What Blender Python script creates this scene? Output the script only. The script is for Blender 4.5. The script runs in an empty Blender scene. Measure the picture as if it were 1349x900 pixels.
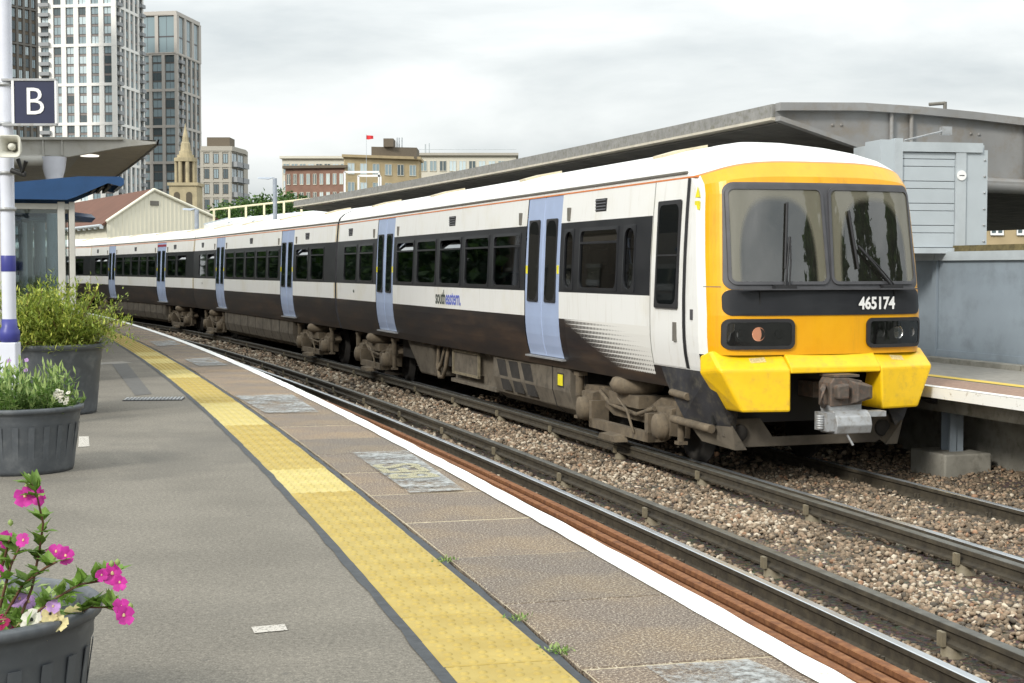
import bpy, bmesh, math, random
import numpy as np
from mathutils import Vector, Matrix
random.seed(7); RNG = np.random.default_rng(7)
scene = bpy.context.scene
COL = scene.collection
R = math.radians
# ------------------------------------------------------------------ camera, sky, sun, exposure
F_PX, PITCH, H = 1990.0, 0.047867, 2.357          # focal length in photo pixels, tilt, eye height above rail top
cam_d = bpy.data.cameras.new('camera'); cam = bpy.data.objects.new('camera', cam_d); COL.objects.link(cam)
cam.location = (0, 0, H); cam.rotation_euler = (math.pi/2 - PITCH, 0, 0)
cam_d.sensor_width = 36; cam_d.lens = F_PX/1349*36; cam_d.clip_start = .1; cam_d.clip_end = 6000
scene.camera = cam
SUN_EL, SUN_AZ = R(32), R(217)
world = bpy.data.worlds.new('World'); scene.world = world; world.use_nodes = True
def build_world():
    nt = world.node_tree; N = nt.nodes; L = nt.links; N.clear()
    out = N.new('ShaderNodeOutputWorld'); bg = N.new('ShaderNodeBackground')
    sky = N.new('ShaderNodeTexSky'); sky.sky_type = 'NISHITA'; sky.sun_disc = False
    sky.sun_elevation = SUN_EL; sky.sun_rotation = SUN_AZ; sky.dust_density = 3
    skm = N.new('ShaderNodeMix'); skm.data_type = 'RGBA'; skm.blend_type = 'MULTIPLY'; skm.inputs[0].default_value = 1
    L.new(sky.outputs[0], skm.inputs[6]); skm.inputs[7].default_value = (.10, .10, .10, 1)
    tc = N.new('ShaderNodeTexCoord'); sep = N.new('ShaderNodeSeparateXYZ'); L.new(tc.outputs['Generated'], sep.inputs[0])
    mp = N.new('ShaderNodeMapping'); mp.inputs['Scale'].default_value = (2.2, 2.2, 7.5); mp.inputs['Location'].default_value = (.35, .2, .1)
    L.new(tc.outputs['Generated'], mp.inputs[0])
    nz = N.new('ShaderNodeTexNoise'); nz.inputs['Scale'].default_value = 1.6; nz.inputs['Detail'].default_value = 7; nz.inputs['Roughness'].default_value = .52; nz.inputs['Distortion'].default_value = .35
    L.new(mp.outputs[0], nz.inputs[0])
    cr = N.new('ShaderNodeValToRGB'); e = cr.color_ramp.elements
    e[0].position = .33; e[0].color = (.46, .50, .515, 1); e[1].position = .66; e[1].color = (.80, .82, .81, 1)
    m = e = cr.color_ramp.elements.new(.5); m.color = (.63, .66, .66, 1)
    L.new(nz.outputs[0], cr.inputs[0])
    # overcast luminance: the zenith of an overcast sky is about three times as bright as its horizon
    mx = N.new('ShaderNodeMath'); mx.operation = 'MAXIMUM'; L.new(sep.outputs[2], mx.inputs[0]); mx.inputs[1].default_value = 0
    ml = N.new('ShaderNodeMath'); ml.operation = 'MULTIPLY_ADD'; L.new(mx.outputs[0], ml.inputs[0]); ml.inputs[1].default_value = 1.5; ml.inputs[2].default_value = .93
    vm = N.new('ShaderNodeVectorMath'); vm.operation = 'SCALE'; L.new(cr.outputs[0], vm.inputs[0]); L.new(ml.outputs[0], vm.inputs[3])
    mix = N.new('ShaderNodeMix'); mix.data_type = 'RGBA'; mix.inputs[0].default_value = .93
    L.new(skm.outputs[2], mix.inputs[6]); L.new(vm.outputs[0], mix.inputs[7])
    L.new(mix.outputs[2], bg.inputs[0]); bg.inputs[1].default_value = 1.0; L.new(bg.outputs[0], out.inputs[0])
build_world()
sd = bpy.data.lights.new('sun', 'SUN'); sun = bpy.data.objects.new('sun', sd); COL.objects.link(sun)
sd.energy = 2.0; sd.angle = R(12); sd.color = (1, .96, .88)
sun.rotation_euler = (math.pi/2 - SUN_EL, 0, math.pi - SUN_AZ)
vs = scene.view_settings; vs.view_transform = 'Standard'; vs.look = 'None'; vs.exposure = 0.36; vs.gamma = 1; vs.use_curve_mapping = False
scene.cycles.max_bounces = 6; scene.cycles.transparent_max_bounces = 12
# ------------------------------------------------------------------ material helpers
MAT = {}
class NT:
    def __init__(s, name):
        s.m = bpy.data.materials.new(name); s.m.use_nodes = True; s.t = s.m.node_tree; s.N = s.t.nodes; s.L = s.t.links
        s.b = s.N['Principled BSDF']; s.out = s.N['Material Output']; s.tc = s.N.new('ShaderNodeTexCoord'); MAT[name] = s.m
    def link(s, a, b): s.L.new(a, b)
    def math(s, op, a, b=None, c=None):
        n = s.N.new('ShaderNodeMath'); n.operation = op
        for i, v in enumerate((a, b, c)):
            if v is None: continue
            if isinstance(v, (int, float)): n.inputs[i].default_value = v
            else: s.link(v, n.inputs[i])
        return n.outputs[0]
    def xyz(s, coord='Object'):
        n = s.N.new('ShaderNodeSeparateXYZ'); s.link(s.tc.outputs[coord], n.inputs[0]); return n.outputs
    def noise(s, scale, detail=4, rough=.55, coord='Object', stretch=None, dist=0):
        n = s.N.new('ShaderNodeTexNoise'); n.inputs['Scale'].default_value = scale; n.inputs['Detail'].default_value = detail
        n.inputs['Roughness'].default_value = rough; n.inputs['Distortion'].default_value = dist
        src = s.tc.outputs[coord]
        if stretch:
            mp = s.N.new('ShaderNodeMapping'); mp.inputs['Scale'].default_value = stretch; s.link(src, mp.inputs[0]); src = mp.outputs[0]
        s.link(src, n.inputs[0]); return n.outputs[0]
    def voro(s, scale, out=0, coord='Object'):
        n = s.N.new('ShaderNodeTexVoronoi'); n.inputs['Scale'].default_value = scale; s.link(s.tc.outputs[coord], n.inputs[0]); return n.outputs[out]
    def ramp(s, fac, stops):
        n = s.N.new('ShaderNodeValToRGB'); e = n.color_ramp.elements
        e[0].position, e[0].color = stops[0][0], (*stops[0][1], 1); e[1].position, e[1].color = stops[-1][0], (*stops[-1][1], 1)
        for p, c in stops[1:-1]: q = e.new(p); q.color = (*c, 1)
        s.link(fac, n.inputs[0]); return n.outputs[0]
    def smooth(s, v, lo, hi):
        n = s.N.new('ShaderNodeMapRange'); n.interpolation_type = 'SMOOTHSTEP'; s.link(v, n.inputs[0]); n.inputs[1].default_value = lo; n.inputs[2].default_value = hi; return n.outputs[0]
    def mix(s, fac, a, b, mode='MIX'):
        n = s.N.new('ShaderNodeMix'); n.data_type = 'RGBA'; n.blend_type = mode
        for i, v in ((0, fac), (6, a), (7, b)):
            if isinstance(v, (int, float)): n.inputs[i].default_value = v
            elif isinstance(v, tuple): n.inputs[i].default_value = (*v, 1)
            else: s.link(v, n.inputs[i])
        return n.outputs[2]
    def set(s, **k):
        for a, v in k.items():
            i = s.b.inputs[{'color': 'Base Color', 'rough': 'Roughness', 'metal': 'Metallic', 'spec': 'Specular IOR Level', 'coat': 'Coat Weight', 'emit': 'Emission Color', 'estr': 'Emission Strength', 'alpha': 'Alpha'}[a]]
            if isinstance(v, (int, float)): i.default_value = v
            elif isinstance(v, tuple): i.default_value = (*v, 1)
            else: s.link(v, i)
        return s
    def bump(s, h, strength=.3, dist=.01):
        n = s.N.new('ShaderNodeBump'); n.inputs['Strength'].default_value = strength; n.inputs['Distance'].default_value = dist
        s.link(h, n.inputs['Height']); s.link(n.outputs[0], s.b.inputs['Normal']); return s
def simple(name, c, rough=.5, metal=0, var=.12, scale=6, bump=0, bscale=60, dirt=None, coat=0):
    t = NT(name); nz = t.noise(scale, 6)
    a = tuple(x*(1-var) for x in c); b = tuple(min(1, x*(1+var)) for x in c)
    col = t.ramp(nz, [(.3, a), (.7, b)])
    if dirt:
        col = t.mix(t.smooth(t.noise(scale*2.3, 8, .65), .45, .75), col, dirt)
    t.set(color=col, rough=rough, metal=metal, coat=coat)
    if bump: t.bump(t.noise(bscale, 4), bump, .004)
    return t.m
def glass(name, tint, fac=.28, rough=.02, base=(.01, .012, .013), opq=0.0, refl=.55):
    t = NT(name); N = t.N
    tr = N.new('ShaderNodeBsdfTransparent'); tr.inputs[0].default_value = (*tint, 1)
    df = N.new('ShaderNodeBsdfDiffuse'); df.inputs[0].default_value = (*base, 1)
    gl = N.new('ShaderNodeBsdfGlossy'); gl.inputs['Roughness'].default_value = rough; gl.inputs[0].default_value = (refl, refl*1.02, refl*1.02, 1)
    fr = N.new('ShaderNodeFresnel'); fr.inputs[0].default_value = 1.52
    f = t.math('MULTIPLY_ADD', fr.outputs[0], 1.0, fac*.25)
    m0 = N.new('ShaderNodeMixShader'); m0.inputs[0].default_value = opq; t.link(tr.outputs[0], m0.inputs[1]); t.link(df.outputs[0], m0.inputs[2])
    mx = N.new('ShaderNodeMixShader'); t.link(f, mx.inputs[0]); t.link(m0.outputs[0], mx.inputs[1]); t.link(gl.outputs[0], mx.inputs[2])
    t.link(mx.outputs[0], t.out.inputs[0]); return t.m

def build_materials():
    # asphalt of the platform
    t = NT('asphalt'); sp = t.voro(160, 1); n1 = t.noise(1.1, 5); n2 = t.noise(130, 3)
    n2 = t.math('ADD', t.math('MULTIPLY', n2, .5), t.math('MULTIPLY', t.noise(48, 4, .7), .5)); c = t.ramp(n2, [(.36, (.105, .094, .076)), (.5, (.180, .163, .134)), (.64, (.295, .268, .22))])
    c = t.mix(t.smooth(n1, .35, .7), c, t.mix(1.0, c, (.80, .80, .80), 'MULTIPLY'))
    c = t.mix(t.smooth(t.noise(210, 2), .68, .75), c, (.42, .39, .34)); c = t.mix(t.math('MULTIPLY', t.smooth(t.noise(.55, 6, .6, dist=.6), .50, .66), .35), c, (.085, .08, .07)); c = t.mix(t.math('MULTIPLY', t.smooth(t.noise(5.5, 3), .70, .74), .5), c, (.08, .075, .068)); t.set(color=c, rough=.92).bump(n2, .5, .004)
    # exposed aggregate coping slab: mottled brown, pinkish and pale chips
    t = NT('coping'); n1 = t.noise(85, 5, .75); n2 = t.noise(1.4, 5, .6); oi = t.N.new('ShaderNodeObjectInfo')
    c = t.ramp(n1, [(.34, (.058, .046, .037)), (.46, (.130, .100, .080)), (.55, (.205, .162, .128)), (.64, (.52, .46, .37))])
    c2 = t.mix(1.0, c, (1.3, 1.22, 1.02), 'MULTIPLY'); c = t.mix(t.smooth(n2, .4, .68), c, c2)
    c = t.mix(oi.outputs['Random'], t.mix(1.0, c, (1.18, 1.12, 1.04), 'MULTIPLY'), t.mix(1.0, c, (.80, .84, .88), 'MULTIPLY')); c = t.mix(t.smooth(t.noise(120, 3, .6), .60, .66), c, (.58, .52, .42))
    t.set(color=c, rough=.9).bump(n1, .6, .005)
    for nm, a, b in (('tactile', (.33, .235, .05), (.45, .34, .095)), ('tactile_new', (.47, .38, .12), (.56, .47, .19))):
        t = NT(nm); n = t.noise(3.2, 7, .62); oi = t.N.new('ShaderNodeObjectInfo')
        c = t.ramp(n, [(.3, a), (.66, b)]); c = t.mix(t.math('MULTIPLY', oi.outputs['Random'], .3), c, (.39, .31, .10))
        c = t.mix(t.smooth(t.noise(14, 8, .7), .56, .76), c, (.25, .195, .075)); t.set(color=c, rough=.75).bump(t.noise(190, 2), .3, .002)
    t = NT('white_line'); n = t.noise(9, 8, .7)
    t.set(color=t.mix(t.smooth(n, .57, .72), (.84, .84, .81), (.40, .35, .28)), rough=.65).bump(n, .2, .004)
    simple('bitumen', (.045, .05, .055), .7, var=.3, scale=20, bump=.4)
    simple('mortar', (.42, .36, .25), .95, var=.25, scale=30)
    simple('brick_wall', (.17, .145, .115), .95, var=.35, scale=4, bump=.5, bscale=25, dirt=(.07, .065, .055))
    simple('concrete', (.27, .26, .225), .95, var=.25, scale=3, bump=.4, bscale=40, dirt=(.16, .15, .125))
    t = NT('patch_paint'); n = t.noise(26, 6, .7); e = t.noise(5, 5)
    tr = t.N.new('ShaderNodeBsdfTransparent'); mx = t.N.new('ShaderNodeMixShader'); t.set(color=t.ramp(n, [(.3, (.28, .29, .285)), (.7, (.45, .47, .465))]), rough=.9)
    t.link(t.smooth(t.math('ADD', t.math('MULTIPLY', n, .6), t.math('MULTIPLY', e, .5)), .38, .72), mx.inputs[0]); t.link(tr.outputs[0], mx.inputs[1]); t.link(t.b.outputs[0], mx.inputs[2]); t.link(mx.outputs[0], t.out.inputs[0])
    for nm, cc, lo in (('worn_yellow', (.52, .49, .33), .44), ('worn_white', (.50, .47, .42), .36)):
        t = NT(nm); n = t.noise(95, 5, .7); tr = t.N.new('ShaderNodeBsdfTransparent'); mx = t.N.new('ShaderNodeMixShader'); t.set(color=cc, rough=.9)
        t.link(t.smooth(n, lo, lo+.12), mx.inputs[0]); t.link(tr.outputs[0], mx.inputs[1]); t.link(t.b.outputs[0], mx.inputs[2]); t.link(mx.outputs[0], t.out.inputs[0])
    # permanent way
    t = NT('ballast_bed'); n = t.noise(34, 5, .7); v = t.voro(28, 1)
    c = t.mix(.5, t.ramp(n, [(.3, (.05, .042, .033)), (.7, (.19, .15, .115))]), v, 'MULTIPLY'); t.set(color=c, rough=.95).bump(t.voro(26, 0), .9, .03)
    t = NT('ballast_stone'); at = t.N.new('ShaderNodeAttribute'); at.attribute_name = 'tint'
    c = t.mix(.35, at.outputs[0], t.ramp(t.noise(60, 4), [(.3, (.45, .42, .38)), (.7, (1.2, 1.15, 1.05))]), 'MULTIPLY'); t.set(color=c, rough=.95)
    t = NT('rail_side'); n = t.noise(9, 7, .65); t.set(color=t.ramp(n, [(.3, (.028, .023, .017)), (.7, (.085, .070, .046))]), rough=.8).bump(n, .4, .004)
    t = NT('rail_head'); n = t.noise(3, 4, .5, stretch=(1, 1, 1)); t.set(color=(.62, .65, .68), metal=.85, rough=t.math('MULTIPLY_ADD', n, .25, .22))
    t = NT('conductor_top'); n = t.noise(7, 6, .6); t.set(color=t.ramp(n, [(.3, (.075, .072, .060)), (.7, (.155, .152, .135))]), rough=.5, metal=.25)
    t = NT('rust'); n = t.noise(13, 8, .7); t.set(color=t.ramp(n, [(.28, (.085, .034, .016)), (.5, (.205, .082, .030)), (.74, (.30, .145, .06))]), rough=.9).bump(n, .35, .004)
    simple('pot_insulator', (.20, .17, .115), .7, var=.3, scale=12)
    # train
    t = NT('train_white'); n = t.noise(.9, 6, .6); s2 = t.noise(2.5, 7, .65, stretch=(1, 1, .25)); z = t.xyz()[2]
    c = t.mix(t.smooth(n, .48, .75), (.86, .86, .84), (.80, .78, .70)); c = t.mix(t.math('MULTIPLY', t.smooth(s2, .55, .8), .45), c, (.58, .54, .45)); c = t.mix(t.math('MULTIPLY', t.smooth(t.noise(9, 6, .7, stretch=(1, 1, .10)), .54, .74), .32), c, (.50, .45, .36)); t.set(color=c, rough=.28, coat=.25)
    simple('train_roof', (.80, .80, .78), .45, var=.05, scale=1.5, dirt=(.68, .66, .60))
    t = NT('train_dark'); n = t.noise(1.3, 7, .62, stretch=(.5, 1, 2.6)); c = t.ramp(n, [(.3, (.012, .012, .016)), (.52, (.028, .022, .02)), (.75, (.075, .048, .032))]); t.set(color=c, rough=.36, coat=0.0, spec=.35)
    t = NT('train_band'); n = t.noise(2, 5); t.set(color=t.ramp(n, [(.3, (.014, .015, .018)), (.7, (.026, .027, .030))]), rough=.35, spec=.3)
    # dark lower band breaking up into dots towards the cab (printed livery)
    t = NT('train_fade'); x, y, z = t.xyz()
    xs = t.math('MULTIPLY_ADD', t.math('SUBTRACT', z, 1.15), 3.4, -7.2)
    u = t.math('DIVIDE', t.math('SUBTRACT', xs, x), 1.9)
    fx = t.math('SUBTRACT', t.math('FRACT', t.math('DIVIDE', x, .052)), .5); fz = t.math('SUBTRACT', t.math('FRACT', t.math('DIVIDE', z, .055)), .5)
    d = t.math('MAXIMUM', t.math('ABSOLUTE', fx), t.math('ABSOLUTE', fz))
    r = t.math('MULTIPLY_ADD', t.math('MAXIMUM', u, -.4), -.42, .45)
    n = t.noise(1.3, 7, .62, stretch=(.5, 1, 2.6)); dk = t.ramp(n, [(.3, (.012, .012, .016)), (.52, (.028, .022, .02)), (.75, (.085, .055, .036))])
    t.set(color=t.mix(t.math('LESS_THAN', d, r), (.80, .79, .75), dk), rough=.32, coat=.15)
    t = NT('train_yellow'); n = t.noise(2.0, 7, .6); c = t.ramp(n, [(.3, (.78, .345, .002)), (.7, (.86, .43, .004))]); c = t.mix(t.smooth(t.noise(30, 8, .75), .63, .78), c, (.40, .21, .02)); c = t.mix(t.math('MULTIPLY', t.smooth(t.noise(7, 6, .65, stretch=(1, 1, .12)), .52, .72), .30), c, (.42, .22, .03)); t.set(color=c, rough=.33, coat=.3)
    simple('bumper_yellow', (.90, .56, .008), .42, var=.06, scale=4, dirt=(.72, .44, .03), coat=.15)
    simple('door_blue', (.39, .48, .69), .3, var=.06, scale=3, coat=.3)
    simple('rubber', (.02, .02, .022), .6, var=.2)
    simple('frame_grey', (.075, .075, .082), .45, var=.15)
    simple('orange_line', (.70, .22, .06), .5)
    simple('seam', (.16, .15, .13), .6)
    simple('cream_trim', (.60, .53, .38), .5, var=.15)
    simple('under_dust', (.150, .118, .080), .9, var=.35, scale=5, bump=.4, bscale=30, dirt=(.09, .075, .058))
    simple('under_panel', (.135, .115, .088), .8, var=.3, scale=2.5, dirt=(.065, .056, .045))
    simple('under_dark', (.028, .025, .022), .85, var=.3)
    simple('deflector_brown', (.10, .085, .066), .85, var=.3, scale=4); simple('valance', (.035, .036, .042), .6, var=.4, scale=3, dirt=(.11, .10, .08))
    simple('label_yellow', (.85, .75, .03), .5)
    simple('steel', (.40, .41, .42), .5, metal=.4, var=.15, dirt=(.25, .23, .2))
    simple('coupler_iron', (.12, .10, .085), .65, metal=.3, var=.35, scale=9, dirt=(.22, .14, .10))
    simple('seat_cloth', (.05, .06, .12), .9); simple('interior', (.30, .29, .27), .8); simple('cab_interior', (.17, .175, .16), .8)
    glass('window_glass', (.26, .275, .275), .15, refl=.8); glass('door_glass', (.05, .055, .06), .2, opq=.8, refl=.7); glass('hopper_glass', (.30, .31, .31), 1.0, refl=.9)
    # windscreen: dusty film outside the arcs the wipers sweep
    t = NT('windscreen'); N = t.N; x, y, z = t.xyz(); n = t.noise(14, 6)
    dx = t.math('DIVIDE', y, .46); dz = t.math('DIVIDE', t.math('ADD', z, .55), .98)
    rr = t.math('SQRT', t.math('ADD', t.math('POWER', t.math('ABSOLUTE', dx), 3.0), t.math('POWER', t.math('ABSOLUTE', dz), 3.0)))
    dirty = t.math('ADD', t.math('MULTIPLY', t.smooth(rr, .90, 1.06), .42), t.math('MULTIPLY', n, .06))
    tr = N.new('ShaderNodeBsdfTransparent'); tr.inputs[0].default_value = (.50, .54, .50, 1)
    gl = N.new('ShaderNodeBsdfGlossy'); gl.inputs['Roughness'].default_value = .015; fr = N.new('ShaderNodeFresnel'); fr.inputs[0].default_value = 1.5
    a = N.new('ShaderNodeMixShader'); t.link(t.math('ADD', fr.outputs[0], .13), a.inputs[0]); t.link(tr.outputs[0], a.inputs[1]); t.link(gl.outputs[0], a.inputs[2])
    b = N.new('ShaderNodeMixShader'); t.set(color=(.30, .28, .205), rough=.6); t.link(dirty, b.inputs[0]); t.link(a.outputs[0], b.inputs[1]); t.link(t.b.outputs[0], b.inputs[2]); t.link(b.outputs[0], t.out.inputs[0])
    glass('lens_glass', (.55, .55, .55), .3); simple('lamp_back', (.10, .10, .10), .5)
    t = NT('lamp_lit'); t.set(color=(.8, .5, .35), emit=(1, .45, .25), estr=.7, rough=.3)
    simple('lamp_chrome', (.55, .55, .53), .2, metal=.9); simple('white_paint', (.84, .84, .83), .5, var=.04); simple('logo_dark', (.045, .06, .05), .5); simple('logo_blue', (.13, .17, .55), .5)
    # station
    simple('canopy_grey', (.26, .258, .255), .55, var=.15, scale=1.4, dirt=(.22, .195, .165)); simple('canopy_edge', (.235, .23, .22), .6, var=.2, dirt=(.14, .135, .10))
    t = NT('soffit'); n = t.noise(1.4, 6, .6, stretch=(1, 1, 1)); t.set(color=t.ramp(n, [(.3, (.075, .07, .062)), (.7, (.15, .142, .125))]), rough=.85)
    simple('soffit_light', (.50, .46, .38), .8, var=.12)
    simple('hoarding', (.255, .30, .345), .55, var=.10, scale=.9, dirt=(.20, .235, .265)); simple('galv', (.44, .48, .505), .5, var=.10, scale=3); simple('moss_brick', (.12, .095, .04), .95, var=.5, scale=9, bump=.6)
    simple('panel_light', (.44, .485, .515), .5, var=.05, scale=2); simple('far_deck', (.26, .245, .215), .9, var=.15, scale=8); simple('far_coping', (.30, .20, .15), .9, var=.25, scale=30); simple('far_yellow', (.66, .47, .09), .8)
    simple('post_white', (.66, .68, .76), .45, var=.05); simple('post_blue', (.045, .05, .25), .4); simple('sign_navy', (.022, .027, .066), .35, var=.1); simple('speaker_cream', (.60, .59, .52), .5)
    simple('shelter_frame', (.50, .49, .45), .5, var=.08); simple('shelter_blue', (.016, .062, .165), .35, var=.1); glass('shelter_glass', (.72, .78, .78), .3)
    simple('black', (.015, .015, .015), .6)
    t = NT('light_panel'); t.set(color=(.9, .9, .85), emit=(1, .95, .85), estr=1.0)
    simple('planter', (.080, .089, .100), .5, var=.15, scale=3, dirt=(.14, .15, .16)); simple('soil', (.035, .025, .017), 1)
    for nm, c in (('leaf_herb', (.14, .25, .05)), ('leaf_herb_light', (.32, .42, .14)), ('leaf_shrub', (.23, .30, .045)), ('leaf_shrub_tip', (.46, .49, .09)), ('leaf_mallow', (.16, .28, .045)), ('leaf_tree', (.045, .10, .02)), ('leaf_tree_light', (.10, .19, .035)), ('leaf_dark', (.018, .045, .018))):
        t = NT(nm); n = t.noise(9, 3); col = t.ramp(n, [(.3, tuple(x*.65 for x in c)), (.7, tuple(x*1.35 for x in c))])
        tl = t.N.new('ShaderNodeBsdfTranslucent'); mx = t.N.new('ShaderNodeMixShader'); mx.inputs[0].default_value = .3; t.set(color=col, rough=.6)
        t.link(col, tl.inputs[0]); t.link(t.b.outputs[0], mx.inputs[1]); t.link(tl.outputs[0], mx.inputs[2]); t.link(mx.outputs[0], t.out.inputs[0])
    for nm, c in (('petal_pink', (.66, .045, .40)), ('petal_lilac', (.55, .33, .68)), ('petal_cream', (.80, .70, .36)), ('petal_white', (.80, .77, .68)), ('petal_red', (.55, .02, .16))):
        t = NT(nm); n = t.noise(40, 3); col = t.ramp(n, [(.3, tuple(x*.75 for x in c)), (.7, tuple(min(1, x*1.2) for x in c))])
        tl = t.N.new('ShaderNodeBsdfTranslucent'); mx = t.N.new('ShaderNodeMixShader'); mx.inputs[0].default_value = .4; t.set(color=col, rough=.6)
        t.link(col, tl.inputs[0]); t.link(t.b.outputs[0], mx.inputs[1]); t.link(tl.outputs[0], mx.inputs[2]); t.link(mx.outputs[0], t.out.inputs[0])
    simple('stem', (.13, .06, .035), .7); simple('stem_green', (.10, .16, .04), .7); simple('bark', (.09, .07, .05), .95)
    # town
    simple('tower_white', (.86, .84, .80), .7, var=.04); simple('tower_brown', (.27, .235, .22), .7); simple('tower_taupe', (.47, .44, .40), .7, var=.04); simple('tower_dark', (.15, .14, .125), .7)
    for nm, c in (('pane_sky', (.27, .35, .38)), ('pane_dark', (.075, .105, .115)), ('pane_pale', (.55, .65, .68))):
        t = NT(nm); t.set(color=c, rough=.12, spec=.8)
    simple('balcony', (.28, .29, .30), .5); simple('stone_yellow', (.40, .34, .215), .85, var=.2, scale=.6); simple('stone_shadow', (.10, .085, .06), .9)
    simple('beige_block', (.40, .375, .325), .8, var=.06); simple('brick_red', (.235, .135, .10), .9, var=.15, scale=.8); simple('brick_yellow', (.43, .34, .20), .9, var=.12, scale=.8); simple('brick_dark', (.14, .115, .085), .9); simple('pale_wall', (.62, .59, .50), .8, var=.06)
    simple('shed_cream', (.78, .74, .60), .6, var=.04, scale=.5); simple('roof_brown', (.135, .06, .038), .9, var=.12, scale=.7); simple('shed_white', (.80, .80, .78), .6); simple('rail_cream', (.68, .62, .42), .6); simple('lamp_grey', (.35, .39, .45), .5)
    simple('door_red', (.30, .03, .05), .5); simple('flag_red', (.65, .03, .035), .7); simple('ground', (.10, .10, .085), .95, var=.3, scale=.2); simple('roof_slate', (.13, .12, .125), .85)
build_materials()
# ------------------------------------------------------------------ geometry helpers
class MB:
    def __init__(s): s.v = []; s.f = []; s.m = []; s.sm = []
    def add(s, vs, fs, mi=0, smooth=False):
        o = len(s.v); s.v += [tuple(map(float, q)) for q in vs]; s.f += [tuple(i+o for i in f) for f in fs]; s.m += [mi]*len(fs); s.sm += [smooth]*len(fs); return s
    def box(s, c, d, rot=None, mi=0):
        x, y, z = (q/2 for q in d); V = [(-x,-y,-z),(x,-y,-z),(x,y,-z),(-x,y,-z),(-x,-y,z),(x,-y,z),(x,y,z),(-x,y,z)]
        if rot is not None: V = [tuple(rot @ Vector(q)) for q in V]
        return s.add([(a+c[0], b+c[1], e+c[2]) for a, b, e in V], [(0,3,2,1),(4,5,6,7),(0,1,5,4),(1,2,6,5),(2,3,7,6),(3,0,4,7)], mi)
    def bb(s, x0, x1, y0, y1, z0, z1, mi=0): return s.box(((x0+x1)/2, (y0+y1)/2, (z0+z1)/2), (abs(x1-x0), abs(y1-y0), abs(z1-z0)), None, mi)
    def extrude(s, poly, axis, a, b, mi=0):
        # poly: 2-D points; axis 'x': (y,z) swept along x; 'y': (x,z); 'z': (x,y)
        def P(p, t): return {'x': (t, p[0], p[1]), 'y': (p[0], t, p[1]), 'z': (p[0], p[1], t)}[axis]
        n = len(poly); V = [P(p, a) for p in poly]+[P(p, b) for p in poly]
        return s.add(V, [tuple(range(n))[::-1], tuple(range(n, 2*n))]+[(i, (i+1) % n, n+(i+1) % n, n+i) for i in range(n)], mi)
    def tube(s, pts, r, n=8, mi=0, cap=True):
        pts = [Vector(p) for p in pts]; rs = r if isinstance(r, (list, tuple)) else [r]*len(pts); V = []; Fc = []
        for i, p in enumerate(pts):
            d = (pts[min(i+1, len(pts)-1)]-pts[max(i-1, 0)]).normalized(); a = d.cross(Vector((0, 0, 1)))
            if a.length < 1e-3: a = d.cross(Vector((1, 0, 0)))
            a.normalize(); b = d.cross(a)
            for k in range(n): t = 2*math.pi*k/n; V.append(p+(a*math.cos(t)+b*math.sin(t))*rs[i])
        for i in range(len(pts)-1):
            for k in range(n): Fc.append((i*n+k, i*n+(k+1) % n, (i+1)*n+(k+1) % n, (i+1)*n+k))
        s.add(V, Fc, mi, True)
        if cap: s.add(V[:n], [tuple(range(n))[::-1]], mi); s.add(V[-n:], [tuple(range(n))], mi)
        return s
    def lathe(s, prof, n=24, c=(0, 0, 0), axis='z', mi=0, smooth=True):
        V = []; Fc = []
        for r, h in prof:
            for k in range(n):
                t = 2*math.pi*k/n; a, b = r*math.cos(t), r*math.sin(t)
                V.append({'z': (c[0]+a, c[1]+b, c[2]+h), 'y': (c[0]+a, c[1]+h, c[2]+b), 'x': (c[0]+h, c[1]+a, c[2]+b)}[axis])
        for i in range(len(prof)-1):
            for k in range(n): Fc.append((i*n+k, i*n+(k+1) % n, (i+1)*n+(k+1) % n, (i+1)*n+k))
        return s.add(V, Fc, mi, smooth)
    def hull(s, pts, mi=0):
        bm = bmesh.new()
        for p in pts: bm.verts.new(p)
        bmesh.ops.convex_hull(bm, input=bm.verts); bm.verts.ensure_lookup_table()
        bmesh.ops.dissolve_limit(bm, angle_limit=.02, verts=bm.verts, edges=bm.edges)
        bm.verts.index_update(); s.add([v.co[:] for v in bm.verts], [tuple(v.index for v in f.verts) for f in bm.faces], mi); bm.free(); return s
    def mesh(s, name, mats):
        me = bpy.data.meshes.new(name); me.from_pydata(s.v, [], s.f)
        for m in (mats if isinstance(mats, (list, tuple)) else [mats]): me.materials.append(MAT[m])
        me.polygons.foreach_set('material_index', s.m); me.polygons.foreach_set('use_smooth', s.sm); me.update(); return me
    def build(s, name, mats, parent=None, loc=(0, 0, 0), rz=0, bevel=0, **k):
        return put(name, s.mesh(name, mats), parent, loc, rz, bevel, **k)
def put(name, me, parent=None, loc=(0, 0, 0), rz=0, bevel=0, rot=None, **k):
    o = bpy.data.objects.new(name, me); COL.objects.link(o); o.location = loc; o.rotation_euler = rot if rot else (0, 0, rz)
    if parent is not None: o.parent = parent
    if bevel:
        b = o.modifiers.new('bevel', 'BEVEL'); b.width = bevel; b.segments = 2; b.limit_method = 'ANGLE'; b.angle_limit = R(35)
    for a, v in k.items(): o[a] = v
    return o
def thing(name, label, category, loc=(0, 0, 0), rz=0, group=None):
    o = put(name, None, None, loc, rz, label=label, category=category)
    if group: o['group'] = group
    return o
def tag(o, label, category, group=None):
    o['label'] = label; o['category'] = category
    if group: o['group'] = group
    return o
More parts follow.
